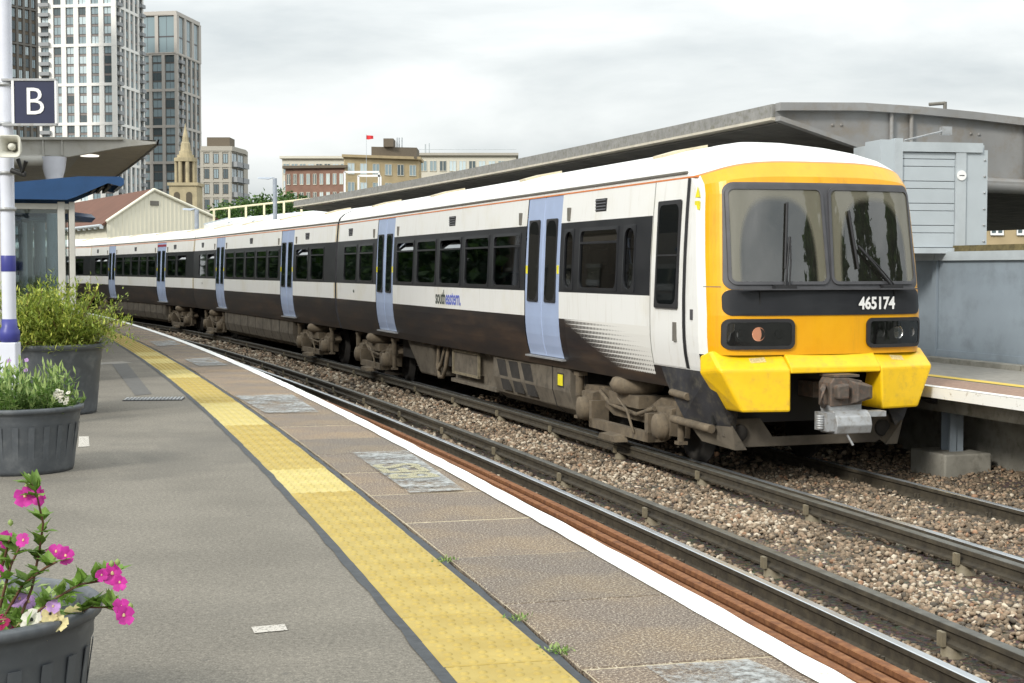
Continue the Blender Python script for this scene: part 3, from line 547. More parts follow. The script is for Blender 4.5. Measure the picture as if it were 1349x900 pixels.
def build_car(i, label):
    lc = 17.32+10.2+i*20.38         # distance of the car's centre along the track
    l_of = OFF_T
    cum = _arc(l_of); a = _at(cum, lc-7.1, l_of); c = _at(cum, lc+7.1, l_of); m = (a+c)/2; u = (c-a).normalized()
    car = thing('train_carriage', label, 'train carriage', (m.x, m.y, 0), math.atan2(u.y, u.x), 'carriages of the train')
    front = i == 0; sh = .42 if front else 0.0; x1 = 10.10 if front else 10.03; x0 = -9.76 if front else -10.03
    doors = [sh-4.875, sh+4.875]; wins = [sh+q for q in (-3.2, -1.6, 0, 1.6, 3.2)]+[sh+6.60, sh+8.22]; nar = []
    if front: wins += [sh-7.07]; nar += [sh-5.97, sh-8.13]
    else: wins += [-6.60, -8.22]
    ops = [(d-.75, d+.75, 1.085, 3.40) for d in doors]+[(w-.66, w+.66, WZ0, WZ1) for w in wins]+[(w-.165, w+.165, WZ0, WZ1) for w in nar]
    def mf(x, z):
        if front and x < -8.40: return None if z > 1.40 else (0 if z > 1.2 else 1)
        if z < 1.662: return 4 if (front and x < -5.45 and z > 1.08) else 1
        if z < 2.035: return 0
        if z < 3.004: return 2
        return 0
    b = shell(ops, ops, x0, x1, mf, -8.40 if front else x0)
    b.build('body_shell', SHELL_MATS, car)
    # floor, ends, lining
    b = MB(); b.bb(x0+.05, x1-.02, -1.25, 1.25, 1.02, 1.10); b.build('floor', 'interior', car)
    e = MB(); P = [(hw(z), z) for z in ZP]+ROOF[1:]; P = P+[(-y, z) for y, z in P[-2::-1]]
    e.extrude(P, 'x', x1-.03, x1)
    if not front: e2 = MB(); e2.extrude(P, 'x', x0, x0+.03); e2.build('end_wall', 'frame_grey', car)
    e.build('end_wall', 'frame_grey', car)
    b = MB(); b.bb(x1, x1+.16, -.62, .62, 1.05, 3.35); b.build('gangway', 'rubber', car)
    b = seats(-6.3 if not front else -5.9, 8.5); b.build('seats', 'seat_cloth', car, kind='stuff')
    for sg in (1, -1):
        for d in doors: add_door(car, d, sg)
        for k, w in enumerate(wins): add_window(car, w, sg, TM['win'], 'w', None, open_=(sg > 0 and ((front and k in (2, 4)) or (i == 1 and k in (5, 7)) or (i == 2 and k in (5, 6, 8)) or (i == 3 and k in (7,)))))
        for w in nar: add_window(car, w, sg, TM['nwin'], 'n')
        for x in (sh-.05, sh+8.3, sh-7.1): put('vent_grille', TM['vent'], car, (x, sg*(hw(3.2)+.004), 3.20), 0 if sg > 0 else math.pi)
        for d in doors:
            for k in (-1, 1): put('door_light', TM['ind'], car, (d+k*1.05, sg*(hw(3.15)-.002), 3.12), 0 if sg > 0 else math.pi)
        b = MB(); b.bb(-9.3 if front else x0, x1, sg*1.318, sg*1.345, 3.462, 3.487); b.build('gutter', 'seam', car)
        b = MB(); b.bb(-9.55 if front else x0, x1, sg*1.3, sg*(hw(3.4)+.004), 3.403, 3.422); b.build('orange_stripe', 'orange_line', car)
        for xx in ([x1-.06] if front else [x0+.06, x1-.06]):
            b = MB(); zz = [1.67, 1.85, 2.03]; b.add([(xx+dx, sg*(hw(z)+.003), z) for z in zz for dx in (-.05, .05)], [(2*j, 2*j+1, 2*j+3, 2*j+2) for j in range(2)])
            b.build('end_trim', 'cream_trim', car); b = MB(); zz = [3.01, 3.2, 3.4]; b.add([(xx+dx, sg*(hw(z)+.003), z) for z in zz for dx in (-.05, .05)], [(2*j, 2*j+1, 2*j+3, 2*j+2) for j in range(2)]); b.build('end_trim', 'cream_trim', car)
    # raised strips on the roof
    for x in (-7.6, -2.4, 3.0, 8.0):
        if front and x < -7: x = -7.7
        b = MB()
        for k in range(5):
            (ya, za), (yb, zb) = ROOF[1+k], ROOF[2+k] if k < 5 else ROOF[6]
            if k not in (2, 3): continue
            b.hull([(x+dx, y, z+dz) for dx in (-.16, .16) for y, z in ((ya, za), (yb, zb)) for dz in (-.01, .035)])
        b.build('roof_strip', 'cream_trim', car)
    add_bogie(car, -7.1, i); add_bogie(car, 7.1, i)
    # equipment under the floor
    fair = [(1.24, .98), (1.24, .60), (1.17, .36), (1.0, .24), (-1.0, .24), (-1.17, .36), (-1.24, .60), (-1.24, .98)]
    if not front:
        b = MB(); b.extrude(fair, 'x', -4.9, 4.9); fo = b.build('underframe_fairing', 'under_panel', car)
        for k in range(9): b = MB(); b.extrude([(y*1.006, (z-.6)*1.01+.6) for y, z in fair], 'x', -4.4+1.1*k, -4.38+1.1*k); b.build('panel_joint', 'under_dark', fo)
    else:
        b = MB(); b.extrude(fair, 'x', -5.2, -3.75); fo = b.build('underframe_fairing', 'under_panel', car, bevel=.02)
        b = MB(); b.extrude([(y*1.006, (z-.6)*1.01+.6) for y, z in fair], 'x', -4.52, -4.50); b.build('panel_joint', 'under_dark', fo)
        b = MB(); b.bb(-4.98, -4.72, 1.2, 1.246, .66, .86); b.build('panel_recess', 'under_dark', fo); b = MB(); b.bb(-4.95, -4.75, 1.24, 1.252, .68, .84); b.build('warning_label', 'label_yellow', fo)
        b = MB(); b.extrude([(q[0]*.985, q[1]) for q in fair], 'x', -3.74, -1.6); lo = b.build('louvre_case', 'under_panel', car)
        for k in range(3):
            xx = -3.45+.62*k; b = MB(); b.hull([(xx+dx+sl, y, z) for dx in (0, .42) for y, z, sl in ((1.215, .90, .0), (1.235, .90, 0), (1.19, .42, -.28), (1.21, .42, -.28))]); b.build('louvre', 'under_dark', lo)
        b = MB(); b.bb(-1.5, 1.2, -1.1, 1.05, .34, .92); b.bb(-1.5, 1.2, 1.0, 1.14, .32, .38); b.build('equipment_case', 'under_panel', car)
        b = MB(); b.bb(-.55, .95, 1.05, 1.15, .52, .90); ob = b.build('equipment_box', 'under_panel', car)
        b = MB()
        for z in (.50, .90): b.bb(-.60, 1.0, 1.14, 1.18, z-.02, z+.02)
        for x in (-.58, .98): b.bb(x-.02, x+.02, 1.14, 1.18, .5, .9)
        b.build('box_frame', 'pot_insulator', ob)
        b = MB(); b.tube([(1.5, 1.1, .95), (1.55, 1.14, .55), (1.7, 1.15, .36), (1.95, 1.15, .34), (2.1, 1.14, .55), (2.15, 1.1, .9)], .04, 8); b.tube([(1.75, 1.1, .92), (1.8, 1.16, .6), (1.95, 1.16, .48), (2.1, 1.1, .6)], .03, 8); b.build('cable_loop', 'under_dust', car)
        b = MB(); b.hull([(2.5, -1.1, .95), (4.2, -1.1, .95), (2.5, 1.16, .95), (4.4, 1.16, .95), (2.6, 1.05, .30), (3.7, 1.05, .30), (2.6, -1.1, .30), (3.7, -1.1, .30)]); b.build('equipment_tank', 'under_panel', car, bevel=.04)
    b = MB(); b.bb(-5.3, 5.3, -1.0, 1.0, .55, 1.0); b.bb(x0+.3, x1, -.9, .9, .92, 1.02); b.build('underframe', 'under_dark', car)
    b = MB()
    for k in range(9): b.bb(-4.6+1.05*k, -4.35+1.05*k, 1.0, 1.22, .92, 1.0)
    b.build('brackets', 'under_dust', car)
    # carriage number and lettering
    me = text_mesh('465' if front else '34', .09, 'logo_dark'); put('number_lettering', me, car, (8.2, hw(1.85)+.004, 1.86), rot=(math.pi/2, 0, math.pi))
    if front:
        for bd, mt, xx in (('south', 'logo_dark', 1.02), ('eastern.', 'logo_blue', .34)):
            me = text_mesh(bd, .36, mt, .006, .001, 'LEFT', .82); put('logo_lettering', me, car, (xx+.28, hw(1.85)+.004, 1.845), rot=(math.pi/2, 0, math.pi))
    return car
def _arc(off):
    X = _x+off*np.cos(_h); Y = _y-off*np.sin(_h); m = _s >= -6
    X, Y = X[m], Y[m]; L = np.concatenate([[0], np.cumsum(np.hypot(np.diff(X), np.diff(Y)))]); return X, Y, L
def _at(c, l, off): return Vector((float(np.interp(l, c[2], c[0])), float(np.interp(l, c[2], c[1])), 0))
CARS = [build_car(i, lb) for i, lb in enumerate(('leading carriage of the white train with yellow cab front', 'second white carriage with blue doors, coupled behind the leading carriage', 'third white carriage of the train, with red stripe above a door', 'rearmost white carriage of the train, half hidden by the shrub'))]
# ---- cab front
XC = ([1.40, 1.84, 2.2, 3.31, 3.45, 3.567, 3.60, 3.68, 3.76, 3.83, 3.88, 3.905, 3.915], [-10.27, -10.27, -10.23, -10.075, -10.03, -9.92, -9.86, -9.66, -9.38, -9.05, -8.75, -8.55, -8.45])
def face_x(y, z): t = min(1, abs(y)/hw(min(z, 3.4))); return float(np.interp(z, *XC))+.16*t*t+.35*t**16
def build_cab(car):
    # levels: (half width, height at the side, height at the centre line)
    lev = [(hw(z), z, z+(.167 if z == 3.40 else 0)) for z in (1.40, 1.50, 1.60, 1.70, 1.77, 1.84, 1.90, 2.035, 2.12, 2.2, 2.35, 2.5, 2.65, 2.8, 2.9, 3.0, 3.1, 3.2)]+[(hw(3.3), 3.30, 3.40), (hw(3.4), 3.40, 3.567), (1.328, 3.418, 3.585)]
    for (y, z), zc in zip(ROOF[:-1], (3.62, 3.69, 3.77, 3.835, 3.88, 3.905)): lev.append((y, z, zc))
    T = [0, .08, .16, .24, .32, .4, .48, .56, .62, .68, .73, .77, .80, .825, .85, .875, .9, .92, .94, .955, .97, .98, .99, 1.0]; V = []; row = []
    for w, zs, zc in lev:
        pts = []
        for t in T:
            zz = zs+(zc-zs)*(1-t**4); xx = float(np.interp(zc, *XC))+.16*t*t*(w/1.4)+(.35 if zs <= 3.418 else .35+.9*(zs-3.418))*t**16; pts.append((min(xx, -8.6), w*t, zz))
        pts.append((max(pts[-1][0]+.04, -9.70), w, zs)); pts.append((max(pts[-1][0]+.04, -9.42), w, zs)); pts.append((-8.40, w, zs)); full = pts[::-1]+[(x, -y, z) for x, y, z in pts[1:]]
        row.append(len(full)); V += full
    n = row[0]; b = MB(); Fc = []; 
    for k in range(len(lev)-1):
        for j in range(n-1):
            q = (k*n+j, k*n+j+1, (k+1)*n+j+1, (k+1)*n+j); xm = sum(V[a][0] for a in q)/4; edge = min(j, n-2-j) <= 5
            mi = 3 if k >= 20 else (2 if k == 19 else (0 if edge else 1))
            b.add([V[a] for a in q], [(0, 1, 2, 3)], mi, True)
    top = V[(len(lev)-1)*n:]; b.add(top, [tuple(range(n))], 3, True)
    b.build('cab_shell', ['train_white', 'train_yellow', 'orange_line', 'train_roof'], car)
    def patch(name, yc, zc, w, h, r, off, mat, parent=None, hole=None, thick=0.0, taper=0.0):
        """rounded panel wrapped on the cab face; with a hole it is a frame"""
        def pt(y, z, o): return (face_x(y, z)-o, y, z)
        O = [(yc+a*(1-taper*(c/h+.5)), zc+c) for a, c in longdense(rrect(w, h, r, 6), 6)]; n_ = len(O); b = MB()
        if hole:
            hw_, hh, hr, hy, hz = hole; I = [(hy+a*(1-taper*(c/hh+.5)), hz+c) for a, c in longdense(rrect(hw_, hh, hr, 6), 6)]
            V = [pt(*q, off) for q in O]+[pt(*q, off) for q in I]+[pt(*q, .001) for q in O]+[pt(*q, .001) for q in I]
            for a, c in ((0, 1), (2, 0), (1, 3)): b.add(V, [(a*n_+k, a*n_+(k+1) % n_, c*n_+(k+1) % n_, c*n_+k) for k in range(n_)])
        else:
            rings = [1, .97, .94, .91, .88, .85, .82, .78, .72, .64, .54, .42, .28, .14]; V = []
            for s_ in rings: V += [pt(yc+(y-yc)*s_, zc+(z-zc)*s_, off) for y, z in O]
            V.append(pt(yc, zc, off)); c0 = len(V)-1
            b.add(V, [(a*n_+k, a*n_+(k+1) % n_, (a+1)*n_+(k+1) % n_, (a+1)*n_+k) for a in range(len(rings)-1) for k in range(n_)]+[((len(rings)-1)*n_+k, (len(rings)-1)*n_+(k+1) % n_, c0) for k in range(n_)], 0, True)
            if thick: V2 = [pt(*q, off) for q in O]+[pt(*q, .001) for q in O]; b.add(V2, [(k, (k+1) % n_, n_+(k+1) % n_, n_+k) for k in range(n_)])
        b.f = [f[::-1] for f in b.f]
        return b.build(name, mat, parent if parent is not None else car)
    sur = patch('windscreen_surround', 0, 2.73, 2.50, 1.20, .11, .012, 'frame_grey', thick=1, taper=.05)
    for sg in (1, -1):
        # the glass is its own object with its origin at the middle of the pane, so that the wiper arc can be found from it
        yc, zc, w, h = sg*.607, 2.735, 1.145, 1.05; O = [(a*(1-.04*(c/h+.5)), c) for a, c in longdense(rrect(w, h, .07, 6), 6)]; b = MB(); o0 = Vector((face_x(yc, zc)-.02, yc, zc)); V = []; n_ = len(O)
        RG = (1, .95, .9, .85, .78, .7, .6, .45, .3, .15)
        for s_ in RG: V += [(face_x(yc+y*s_, zc+z*s_)-.02-o0.x, y*s_, z*s_) for y, z in O]
        V.append((face_x(yc, zc)-.02-o0.x, 0, 0)); b.add(V, [(a*n_+k, a*n_+(k+1) % n_, (a+1)*n_+(k+1) % n_, (a+1)*n_+k) for a in range(len(RG)-1) for k in range(n_)]+[((len(RG)-1)*n_+k, (len(RG)-1)*n_+(k+1) % n_, len(V)-1) for k in range(n_)], 0, True)
        b.f = [f[::-1] for f in b.f]; ws = b.build('windscreen', 'windscreen', car, o0)
        patch('windscreen_frame', yc, zc, w+.045, h+.05, .09, .034, 'frame_grey', None, hole=(w-.02, h-.02, .065, yc, zc), taper=.04)
        b = MB(); b.bb(-.42, .42, -.002, .0, -.004, .004); 
        # wiper: pivot, arm and blade
        py = sg*.60-.02; pz = 2.165; w_ = MB(); fx = lambda y, z, o: (face_x(y, z)-o, y, z)
        if sg > 0: tip, bl0, bl1 = (.50, 2.72), (.56, 2.36), (.49, 3.10)
        else: py = -.80; tip, bl0, bl1 = (-.36, 2.62), (-.36, 2.36), (-.28, 3.02)
        w_.tube([fx(py, pz, .06), fx((py+tip[0])/2, (pz+tip[1])/2, .075), fx(*tip, .07)], .013, 6); w_.tube([fx(py-.05, pz, .06), fx((py+tip[0])/2-.04, (pz+tip[1])/2, .07), fx(tip[0]-.01, tip[1], .07)], .009, 6)
        w_.tube([fx(*bl0, .045), fx(*bl1, .045)], .016, 6); w_.box(fx(py, pz-.01, .045), (.09, .26, .05)); w_.build('wiper', 'rubber', car)
    # cab interior behind the glass
    b = MB(); b.bb(-9.62, -9.55, -1.2, 1.2, 1.5, 3.3); b.bb(-10.0, -9.6, -1.1, 1.1, 1.5, 2.2); b.build('cab_bulkhead', 'cab_interior', car)
    for y in (.45, -.45): b = MB(); b.hull([(-9.75, y-.24, 2.1), (-9.75, y+.24, 2.1), (-9.72, y-.2, 2.75), (-9.72, y+.2, 2.75), (-9.65, y-.24, 2.1), (-9.65, y+.24, 2.75)]); b.build('cab_seat', 'seat_cloth', car)
    # black number panel
    pn = patch('number_panel', 0, 1.985, 2.52, .285, .09, .014, 'train_band', thick=1)
    for y in (.86, -.86): b = MB(); b.bb(face_x(y, 1.98)-.017, face_x(y, 1.98)-.01, y-.006, y+.006, 1.85, 2.12); b.build('panel_joint', 'black', pn)
    b = MB(); b.bb(-10.30, -10.2, -1.12, 1.12, 2.125, 2.14); b.build('panel_rail', 'frame_grey', car)
    me = text_mesh('465174', .19, 'white_paint', .006, .001, sx=.88); y = -.60; put('number_lettering', me, car, (face_x(y, 1.98)-.030, y, 1.965), rot=(math.pi/2, 0, -math.pi/2+.10))
    for sg in (1, -1):
        b = MB(); yy = np.linspace(1.26, 1.375, 5); V = []
        for y in yy: V += [(face_x(y, 2.16)-.004, sg*y, 2.155), (face_x(y, 2.16)-.004, sg*y, 2.165)]
        b.add(V, [(2*k, 2*k+1, 2*k+3, 2*k+2) for k in range(4)]); b.build('moulding_joint', 'seam', car)
    # headlight clusters
    for sg in (1, -1):
        yc = sg*.865; hl = patch('headlight', yc, 1.635, .77, .30, .06, .010, 'lamp_back', thick=1)
        patch('headlight_frame', yc, 1.635, .81, .34, .08, .030, 'rubber', hl, hole=(.73, .26, .05, yc, 1.635))
        for k, (dy, rr) in enumerate(((0.02, .078), (-.22, .055), (.22, .055))):
            y = yc+sg*dy; b = MB(); b.lathe([(rr, -.006), (rr*.92, .002), (rr*.6, .0), (0, -.003)], 18, (0, 0, 0), 'x'); b.build('lamp', 'lamp_lit' if (sg > 0 and k == 0) else ('lamp_chrome' if k == 0 else 'lamp_back'), hl, (face_x(y, 1.635)-.015, y, 1.635))
        patch('lens', yc, 1.635, .75, .28, .05, .024, 'lens_glass', hl)
    # yellow bumper fairing
    for sg in (1, -1):
        b = MB(); b.hull([(x, sg*y, z) for x, y, z in ((-10.16, .57, 1.445), (-9.98, 1.36, 1.445), (-9.80, 1.405, 1.38), (-10.40, .57, 1.245), (-10.23, 1.36, 1.245), (-9.86, 1.43, 1.20), (-10.42, .58, .775), (-10.31, 1.12, .775), (-9.95, .58, .775), (-9.92, 1.16, .775))]); b.build('bumper_fairing', 'bumper_yellow', car, bevel=.025)
        b = MB(); zf = lambda x, y: 1.445-((-10.16+(y-.57)*.222)-x)*.825+.006; b.add([(x, sg*y, zf(x, y)) for x, y in ((-10.20, .80), (-10.26, .80), (-10.235, .98), (-10.175, .98))], [(0, 1, 2, 3)]); b.build('bumper_label', 'petal_cream', car)
    b = MB(); b.hull([(x, y, z) for y in (-.57, .57) for x, z in ((-10.22, 1.43), (-10.39, 1.27), (-10.40, 1.20), (-10.1, 1.20), (-10.1, 1.43))]); b.build('bumper_bar', 'bumper_yellow', car, bevel=.015)
    # lower front: dark recess, deflector plate, side valances
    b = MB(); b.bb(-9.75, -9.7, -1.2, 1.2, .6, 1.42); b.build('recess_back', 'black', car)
    b = MB(); b.extrude([(-1.12, .66), (-1.12, .46), (-.85, .33), (.85, .33), (1.12, .46), (1.12, .66), (.66, .66), (.50, .44), (-.50, .44), (-.66, .66)], 'x', -9.86, -9.80); dp = b.build('deflector', 'deflector_brown', car, bevel=.01)
    for y in (.93, -.93):
        b = MB(); b.lathe([(0, -.02), (.085, -.02), (.10, 0), (.10, .05)], 16, (-9.88, y, .50), 'x'); b.build('lifting_eye', 'under_dark', dp)
    for sg in (1, -1):
        b = MB(); b.hull([(x, sg*y, z) for x, y, z in ((-9.98, 1.375, 1.195), (-8.62, 1.345, 1.195), (-8.75, 1.33, 1.0), (-9.10, 1.27, .62), (-9.20, 1.2, .50), (-10.02, 1.12, .62), (-9.98, 1.05, .50), (-9.9, .95, .8), (-8.9, 1.15, 1.15))]); va = b.build('valance', 'valance', car)
        b = MB(); b.hull([(x, sg*y, z) for x, y, z in ((-9.15, 1.25, .58), (-10.03, 1.1, .60), (-10.0, 1.05, .32), (-9.35, 1.15, .36), (-9.15, .9, .58), (-10.0, .9, .32))]); b.build('lower_valance', 'under_panel', va)
        b = MB(); b.tube([(-8.9, sg*1.33, .90), (-9.35, sg*1.33, .88)], .045, 8); b.tube([(-8.8, sg*1.27, .57), (-9.75, sg*1.22, .54)], .05, 8); b.build('step_pipe', 'under_dust', va)
    # coupler
    cp = MB(); cp.hull([(x, y, z) for x in (-10.62, -10.35) for y, z in ((-.20, .86), (-.20, 1.12), (-.02, 1.16), (.16, 1.16), (.20, 1.10), (.20, .84))]); c = cp.build('coupler', 'coupler_iron', car, bevel=.012)
    b = MB(); b.hull([(-10.62, -.02, .86), (-10.62, -.02, 1.14), (-10.76, -.06, .90), (-10.76, -.06, 1.10), (-10.60, -.34, .92), (-10.60, -.34, 1.06), (-10.5, -.20, .86), (-10.5, -.2, 1.12), (-10.72, -.22, .94), (-10.72, -.22, 1.06)]); b.build('coupler_horn', 'coupler_iron', c, bevel=.01)
    b = MB(); b.hull([(x, y, z) for x in (-10.72, -10.60) for y, z in ((.02, .93), (.16, .93), (.17, 1.08), (.02, 1.10))]); b.build('knuckle', 'coupler_iron', c, bevel=.02)
    b = MB(); b.tube([(-10.5, .22, 1.06), (-10.62, .30, 1.04), (-10.62, .31, .88), (-10.5, .22, .84)], .03, 8); b.bb(-10.1, -9.75, -.12, .12, .90, 1.08); b.bb(-10.62, -10.3, -.16, .16, 1.165, 1.19); b.build('coupler_bracket', 'coupler_iron', c)
    b = MB(); b.extrude([(-10.40, .80), (-10.66, .80), (-10.74, .74), (-10.77, .64), (-10.74, .55), (-10.40, .54)], 'y', -.24, .20); e = b.build('electrical_box', 'steel', car, bevel=.01)
    b = MB(); b.bb(-10.72, -10.45, .20, .30, .58, .78); b.bb(-10.66, -10.5, -.48, -.24, .72, .78); b.tube([(-10.7, .04, .54), (-10.73, -.02, .42)], .015, 6); b.bb(-10.6, -10.4, -.2, .2, .80, .86); b.build('box_bracket', 'steel', e)
    for k in range(6): b = MB(); b.lathe([(.04, 0), (.048, .012), (.04, .024)], 10, (-10.62, .33, .60+.026*k)); b.build('spring_coil', 'steel', e)
    # cab side door, seal, window, handle, warning sign
    for sg in (1, -1):
        def strip(name, x0, x1, z0, z1, off, mat, bow=0.0):
            zz = np.linspace(z0, z1, 14); b = MB(); V = []
            for z in zz: d = bow*((z-2.2)/1.1)**2*(1 if z < 2.2 else -.35); V += [(x0-d, sg*(hw(z)+off), z), (x1-d, sg*(hw(z)+off), z)]
            b.add(V, [(2*k, 2*k+1, 2*k+3, 2*k+2) for k in range(13)], 0, True); return b.build(name, mat, car)
        dr = strip('cab_door', -9.36, -8.44, 1.215, 3.40, .008, 'train_white'); strip('door_seal', -9.43, -9.355, 1.215, 3.40, .011, 'rubber', .03); strip('door_seam', -8.445, -8.43, 1.215, 3.40, .010, 'seam')
        zc = 2.53; t = math.atan2(hw(1.95)-hw(3.15), 1.2); q = (0, 0, 0) if sg > 0 else (0, 0, math.pi)
        w = put('cab_door_window', ring(.66, 1.27, .10, .05, .0).mesh('cab_door_window', 'rubber'), car, (-8.92, sg*(hw(zc)+.012), zc), rot=(t, 0, q[2]))
        put('pane', plate(rrect(.58, 1.19, .08), .006).mesh('pane', 'door_glass'), w); b = MB(); b.bb(-.29, .29, .004, .012, -.02, .0); b.build('glazing_bar', 'rubber', w)
        b = MB(); b.bb(-9.20, -9.12, sg*1.40, sg*1.43, 1.52, 1.74); b.build('door_handle', 'seam', car); b = MB(); b.bb(-9.63, -9.56, sg*1.40, sg*1.412, 1.78, 1.90); b.build('release_button', 'frame_grey', car)
        b = MB(); b.add([(-9.56, sg*1.352, 3.17), (-9.68, sg*1.352, 3.17), (-9.62, sg*1.347, 3.30)], [(0, 1, 2)]); b.bb(-9.68, -9.56, sg*1.35, sg*1.357, 3.03, 3.13); b.build('warning_sign', 'label_yellow', car)
    b = MB(); b.bb(-8.95, -8.88, 1.345, 1.352, 3.27, 3.34); 
build_cab(CARS[0])
# red stripe above a door of the third carriage
b = MB(); b.bb(-5.6, -4.15, hw(3.3)-.01, hw(3.3)+.012, 3.24, 3.32); b.build('red_panel', 'door_red', CARS[2])
# ------------------------------------------------------------------ opposite side: canopy, wall, cabinet, supports
def build_far_side():
    OE = OFF_FAR+.70; U = None; s_end = None
    # canopy frame: find the corner above pixel (1020,140)
    best = min(np.arange(8, 30, .05), key=lambda s: abs((cv(s, OE)[0].x/cv(s, OE)[0].y)*F_PX-(1020-674.5)))
    s0, s1 = float(best), 50.0; c0, h0 = cv(s0, OE, 0)
    can = thing('station_canopy', 'long grey steel canopy over the opposite platform behind the train', 'canopy', (c0.x, c0.y, PZ))
    def swp(prof, a, b_, mats, name, mis=None): o = sweep(prof, OE, 0, a, b_, .8, True, mis, mats, name); o.parent = can; o.location = -can.location; return o
    zt = lambda w: 4.82+.05*min(w, 1.6)/1.6-.024*max(0, min(w, 7.5)-1.2)**1.6
    W = [0, .6, 1.4, 2.4, 3.4, 4.6, 6.0, 7.5, 14]
    swp([(w, zt(w)) for w in W]+[(w, zt(w)-.06) for w in W[::-1]], s0, s1, 'canopy_grey', 'roof_sheet')
    swp([(-.05, 4.84), (0.0, 4.84), (.0, 4.64), (-.05, 4.64)], s0, s1, 'canopy_edge', 'eave_fascia')
    swp([(-.07, 4.64), (.10, 4.64), (.10, 4.585), (-.07, 4.60)], s0, s1, 'soffit_light', 'eave_drip')
    k = 0
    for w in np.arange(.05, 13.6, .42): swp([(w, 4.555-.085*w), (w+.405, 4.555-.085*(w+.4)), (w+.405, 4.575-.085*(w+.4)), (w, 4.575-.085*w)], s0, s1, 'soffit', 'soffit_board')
    P = lambda w, z, d=0: cv(s0-d, OE+w, z)[0]
    b = MB(); ws = [0, .6, 1.4, 2.4, 3.4, 4.6, 6.0, 7.5, 14]; low = lambda w: 4.60-.28*min(w, 3.2)-.02*max(0, w-3.2)
    V = [P(w, zt(w)-.05, d) for w in ws for d in (0, .03)]+[P(w, low(w), d) for w in ws for d in (0, .03)]; n = len(ws)
    b.add(V, [(2*i+1, 2*i+3, 2*n+2*i+3, 2*n+2*i+1) for i in range(n-1)]+[(2*i, 2*i+2, 2*n+2*i+2, 2*n+2*i) for i in range(n-1)]); o = b.build('end_girder', 'canopy_grey', can); o.location = -can.location
    for f_, nm, r0, r1 in ((lambda w: zt(w)+.01, 'girder_top_flange', -.10, .02), (low, 'girder_bottom_flange', -.02, .05)):
        b = MB(); V = []
        for w in ws: V += [P(w, f_(w)+r0, .0), P(w, f_(w)+r0, .16), P(w, f_(w)+r1, .16), P(w, f_(w)+r1, 0)]
        b.add(V, [(4*i+j, 4*i+4+j, 4*i+4+(j+1) % 4, 4*i+(j+1) % 4) for i in range(n-1) for j in range(4)]+[(0, 1, 2, 3)]); o = b.build(nm, 'canopy_grey', can); o.location = -can.location
    for w in (1.95, 2.3, 4.4): b = MB(); q0, q1 = P(w, low(w), .08), P(w, zt(w)-.08, .08); b.tube([q0, q1], .035, 6); o = b.build('stiffener', 'canopy_grey', can); o.location = -can.location
    for w in (.95, 1.1, 3.4, 3.55):
        b = MB(); q = P(w, zt(w)-.30, .04); b.lathe([(0, 0), (.025, .0), (.02, .02), (0, .03)], 8, q, 'y'); o = b.build('bolt_head', 'canopy_grey', can); o.location = -can.location
    b = MB(); V = [P(3.0, 3.70, .05), P(14, 3.45, .05)]; b.tube(V, .12, 12); o = b.build('girder_tube', 'canopy_grey', can); o.location = -can.location
    for w, dd in ((5.4, 1.0), (5.4, 13), (5.4, 26)): b = MB(); q = cv(s0+dd, OE+w, 0)[0]; b.tube([(q.x, q.y, PZ+.05), (q.x, q.y, 4.5)], .12, 12); o = b.build('column', 'canopy_grey', can); o.location = -can.location
    b = MB(); q = P(2.95, zt(2.95), .0); b.tube([q, q+Vector((0, 0, .16))], .03, 6); b.tube([q+Vector((0, 0, .14)), q+Vector((-.25, 0, .12))], .03, 6); o = b.build('floodlight', 'seam', can); o.location = -can.location
    # grey panelled wall at the back of the opposite platform
    OW = OFF_FAR+2.95
    pts = [s for s in np.arange(8.4, 48, 2.35)]; wl = thing('panel_wall', 'blue grey panelled wall behind the opposite platform', 'wall', cv(14, OW, PZ+.07)[0])
    for s in pts:
        (p0, h0_), (p1, _) = cv(s, OW), cv(s+2.35, OW); L_ = (p1-p0).length; a = math.atan2(p1.y-p0.y, p1.x-p0.x)
        b = MB(); b.bb(.07, L_-.07, -.02, .02, .16, 1.52); b.build('wall_panel', 'hoarding', wl, p0-wl.location+Vector((0, 0, PZ+.07)), a)
        b = MB(); b.bb(0, L_, -.035, .035, .06, .17); b.build('bottom_rail', 'hoarding', wl, p0-wl.location+Vector((0, 0, PZ+.07)), a)
        b = MB(); b.bb(0, L_-.01, -.05, .07, 1.50, 1.63); b.build('top_rail', 'galv', wl, p0-wl.location+Vector((0, 0, PZ+.07)), a)
        b = MB(); b.bb(-.055, .055, -.01, .06, .05, 1.53); b.build('post', 'hoarding', wl, p0-wl.location+Vector((0, 0, PZ+.07)), a)
        b = MB(); b.bb(0, L_, -.32, -.06, 0, 1.72); b.build('masonry', 'moss_brick', wl, p0-wl.location+Vector((0, 0, PZ+.07)), a)
        b = MB(); b.bb(0, L_-.02, .07, .28, -.01, .07); b.build('plinth', 'concrete', wl, p0-wl.location+Vector((0, 0, PZ+.07)), a)
    wl.location.z = 0; 
    for ch in wl.children: ch.location.z = PZ+.07
    # light panelled cabinet standing on top of the wall
    a0 = at_y(1158, 300, 22.2); a1 = at_y(1299, 300, 22.55); ang = math.atan2(a1.y-a0.y, a1.x-a0.x); wd = (a1-a0).length
    cb = thing('panelled_cabinet', 'pale grey metal cabinet with horizontal panels on top of the wall', 'cabinet', (a0.x, a0.y, 2.62), ang)
    top, bot = 4.22-2.62, 0.0
    b = MB(); b.bb(.02, wd-.02, .05, .95, 0, top-.02); b.build('body', 'galv', cb)
    b = MB(); b.bb(0, .22, -.02, .5, 0, top+.03); b.build('corner_post', 'panel_light', cb); b = MB(); b.bb(.22, .34, -.05, .1, 0, top+.05); b.build('frame_post', 'galv', cb)
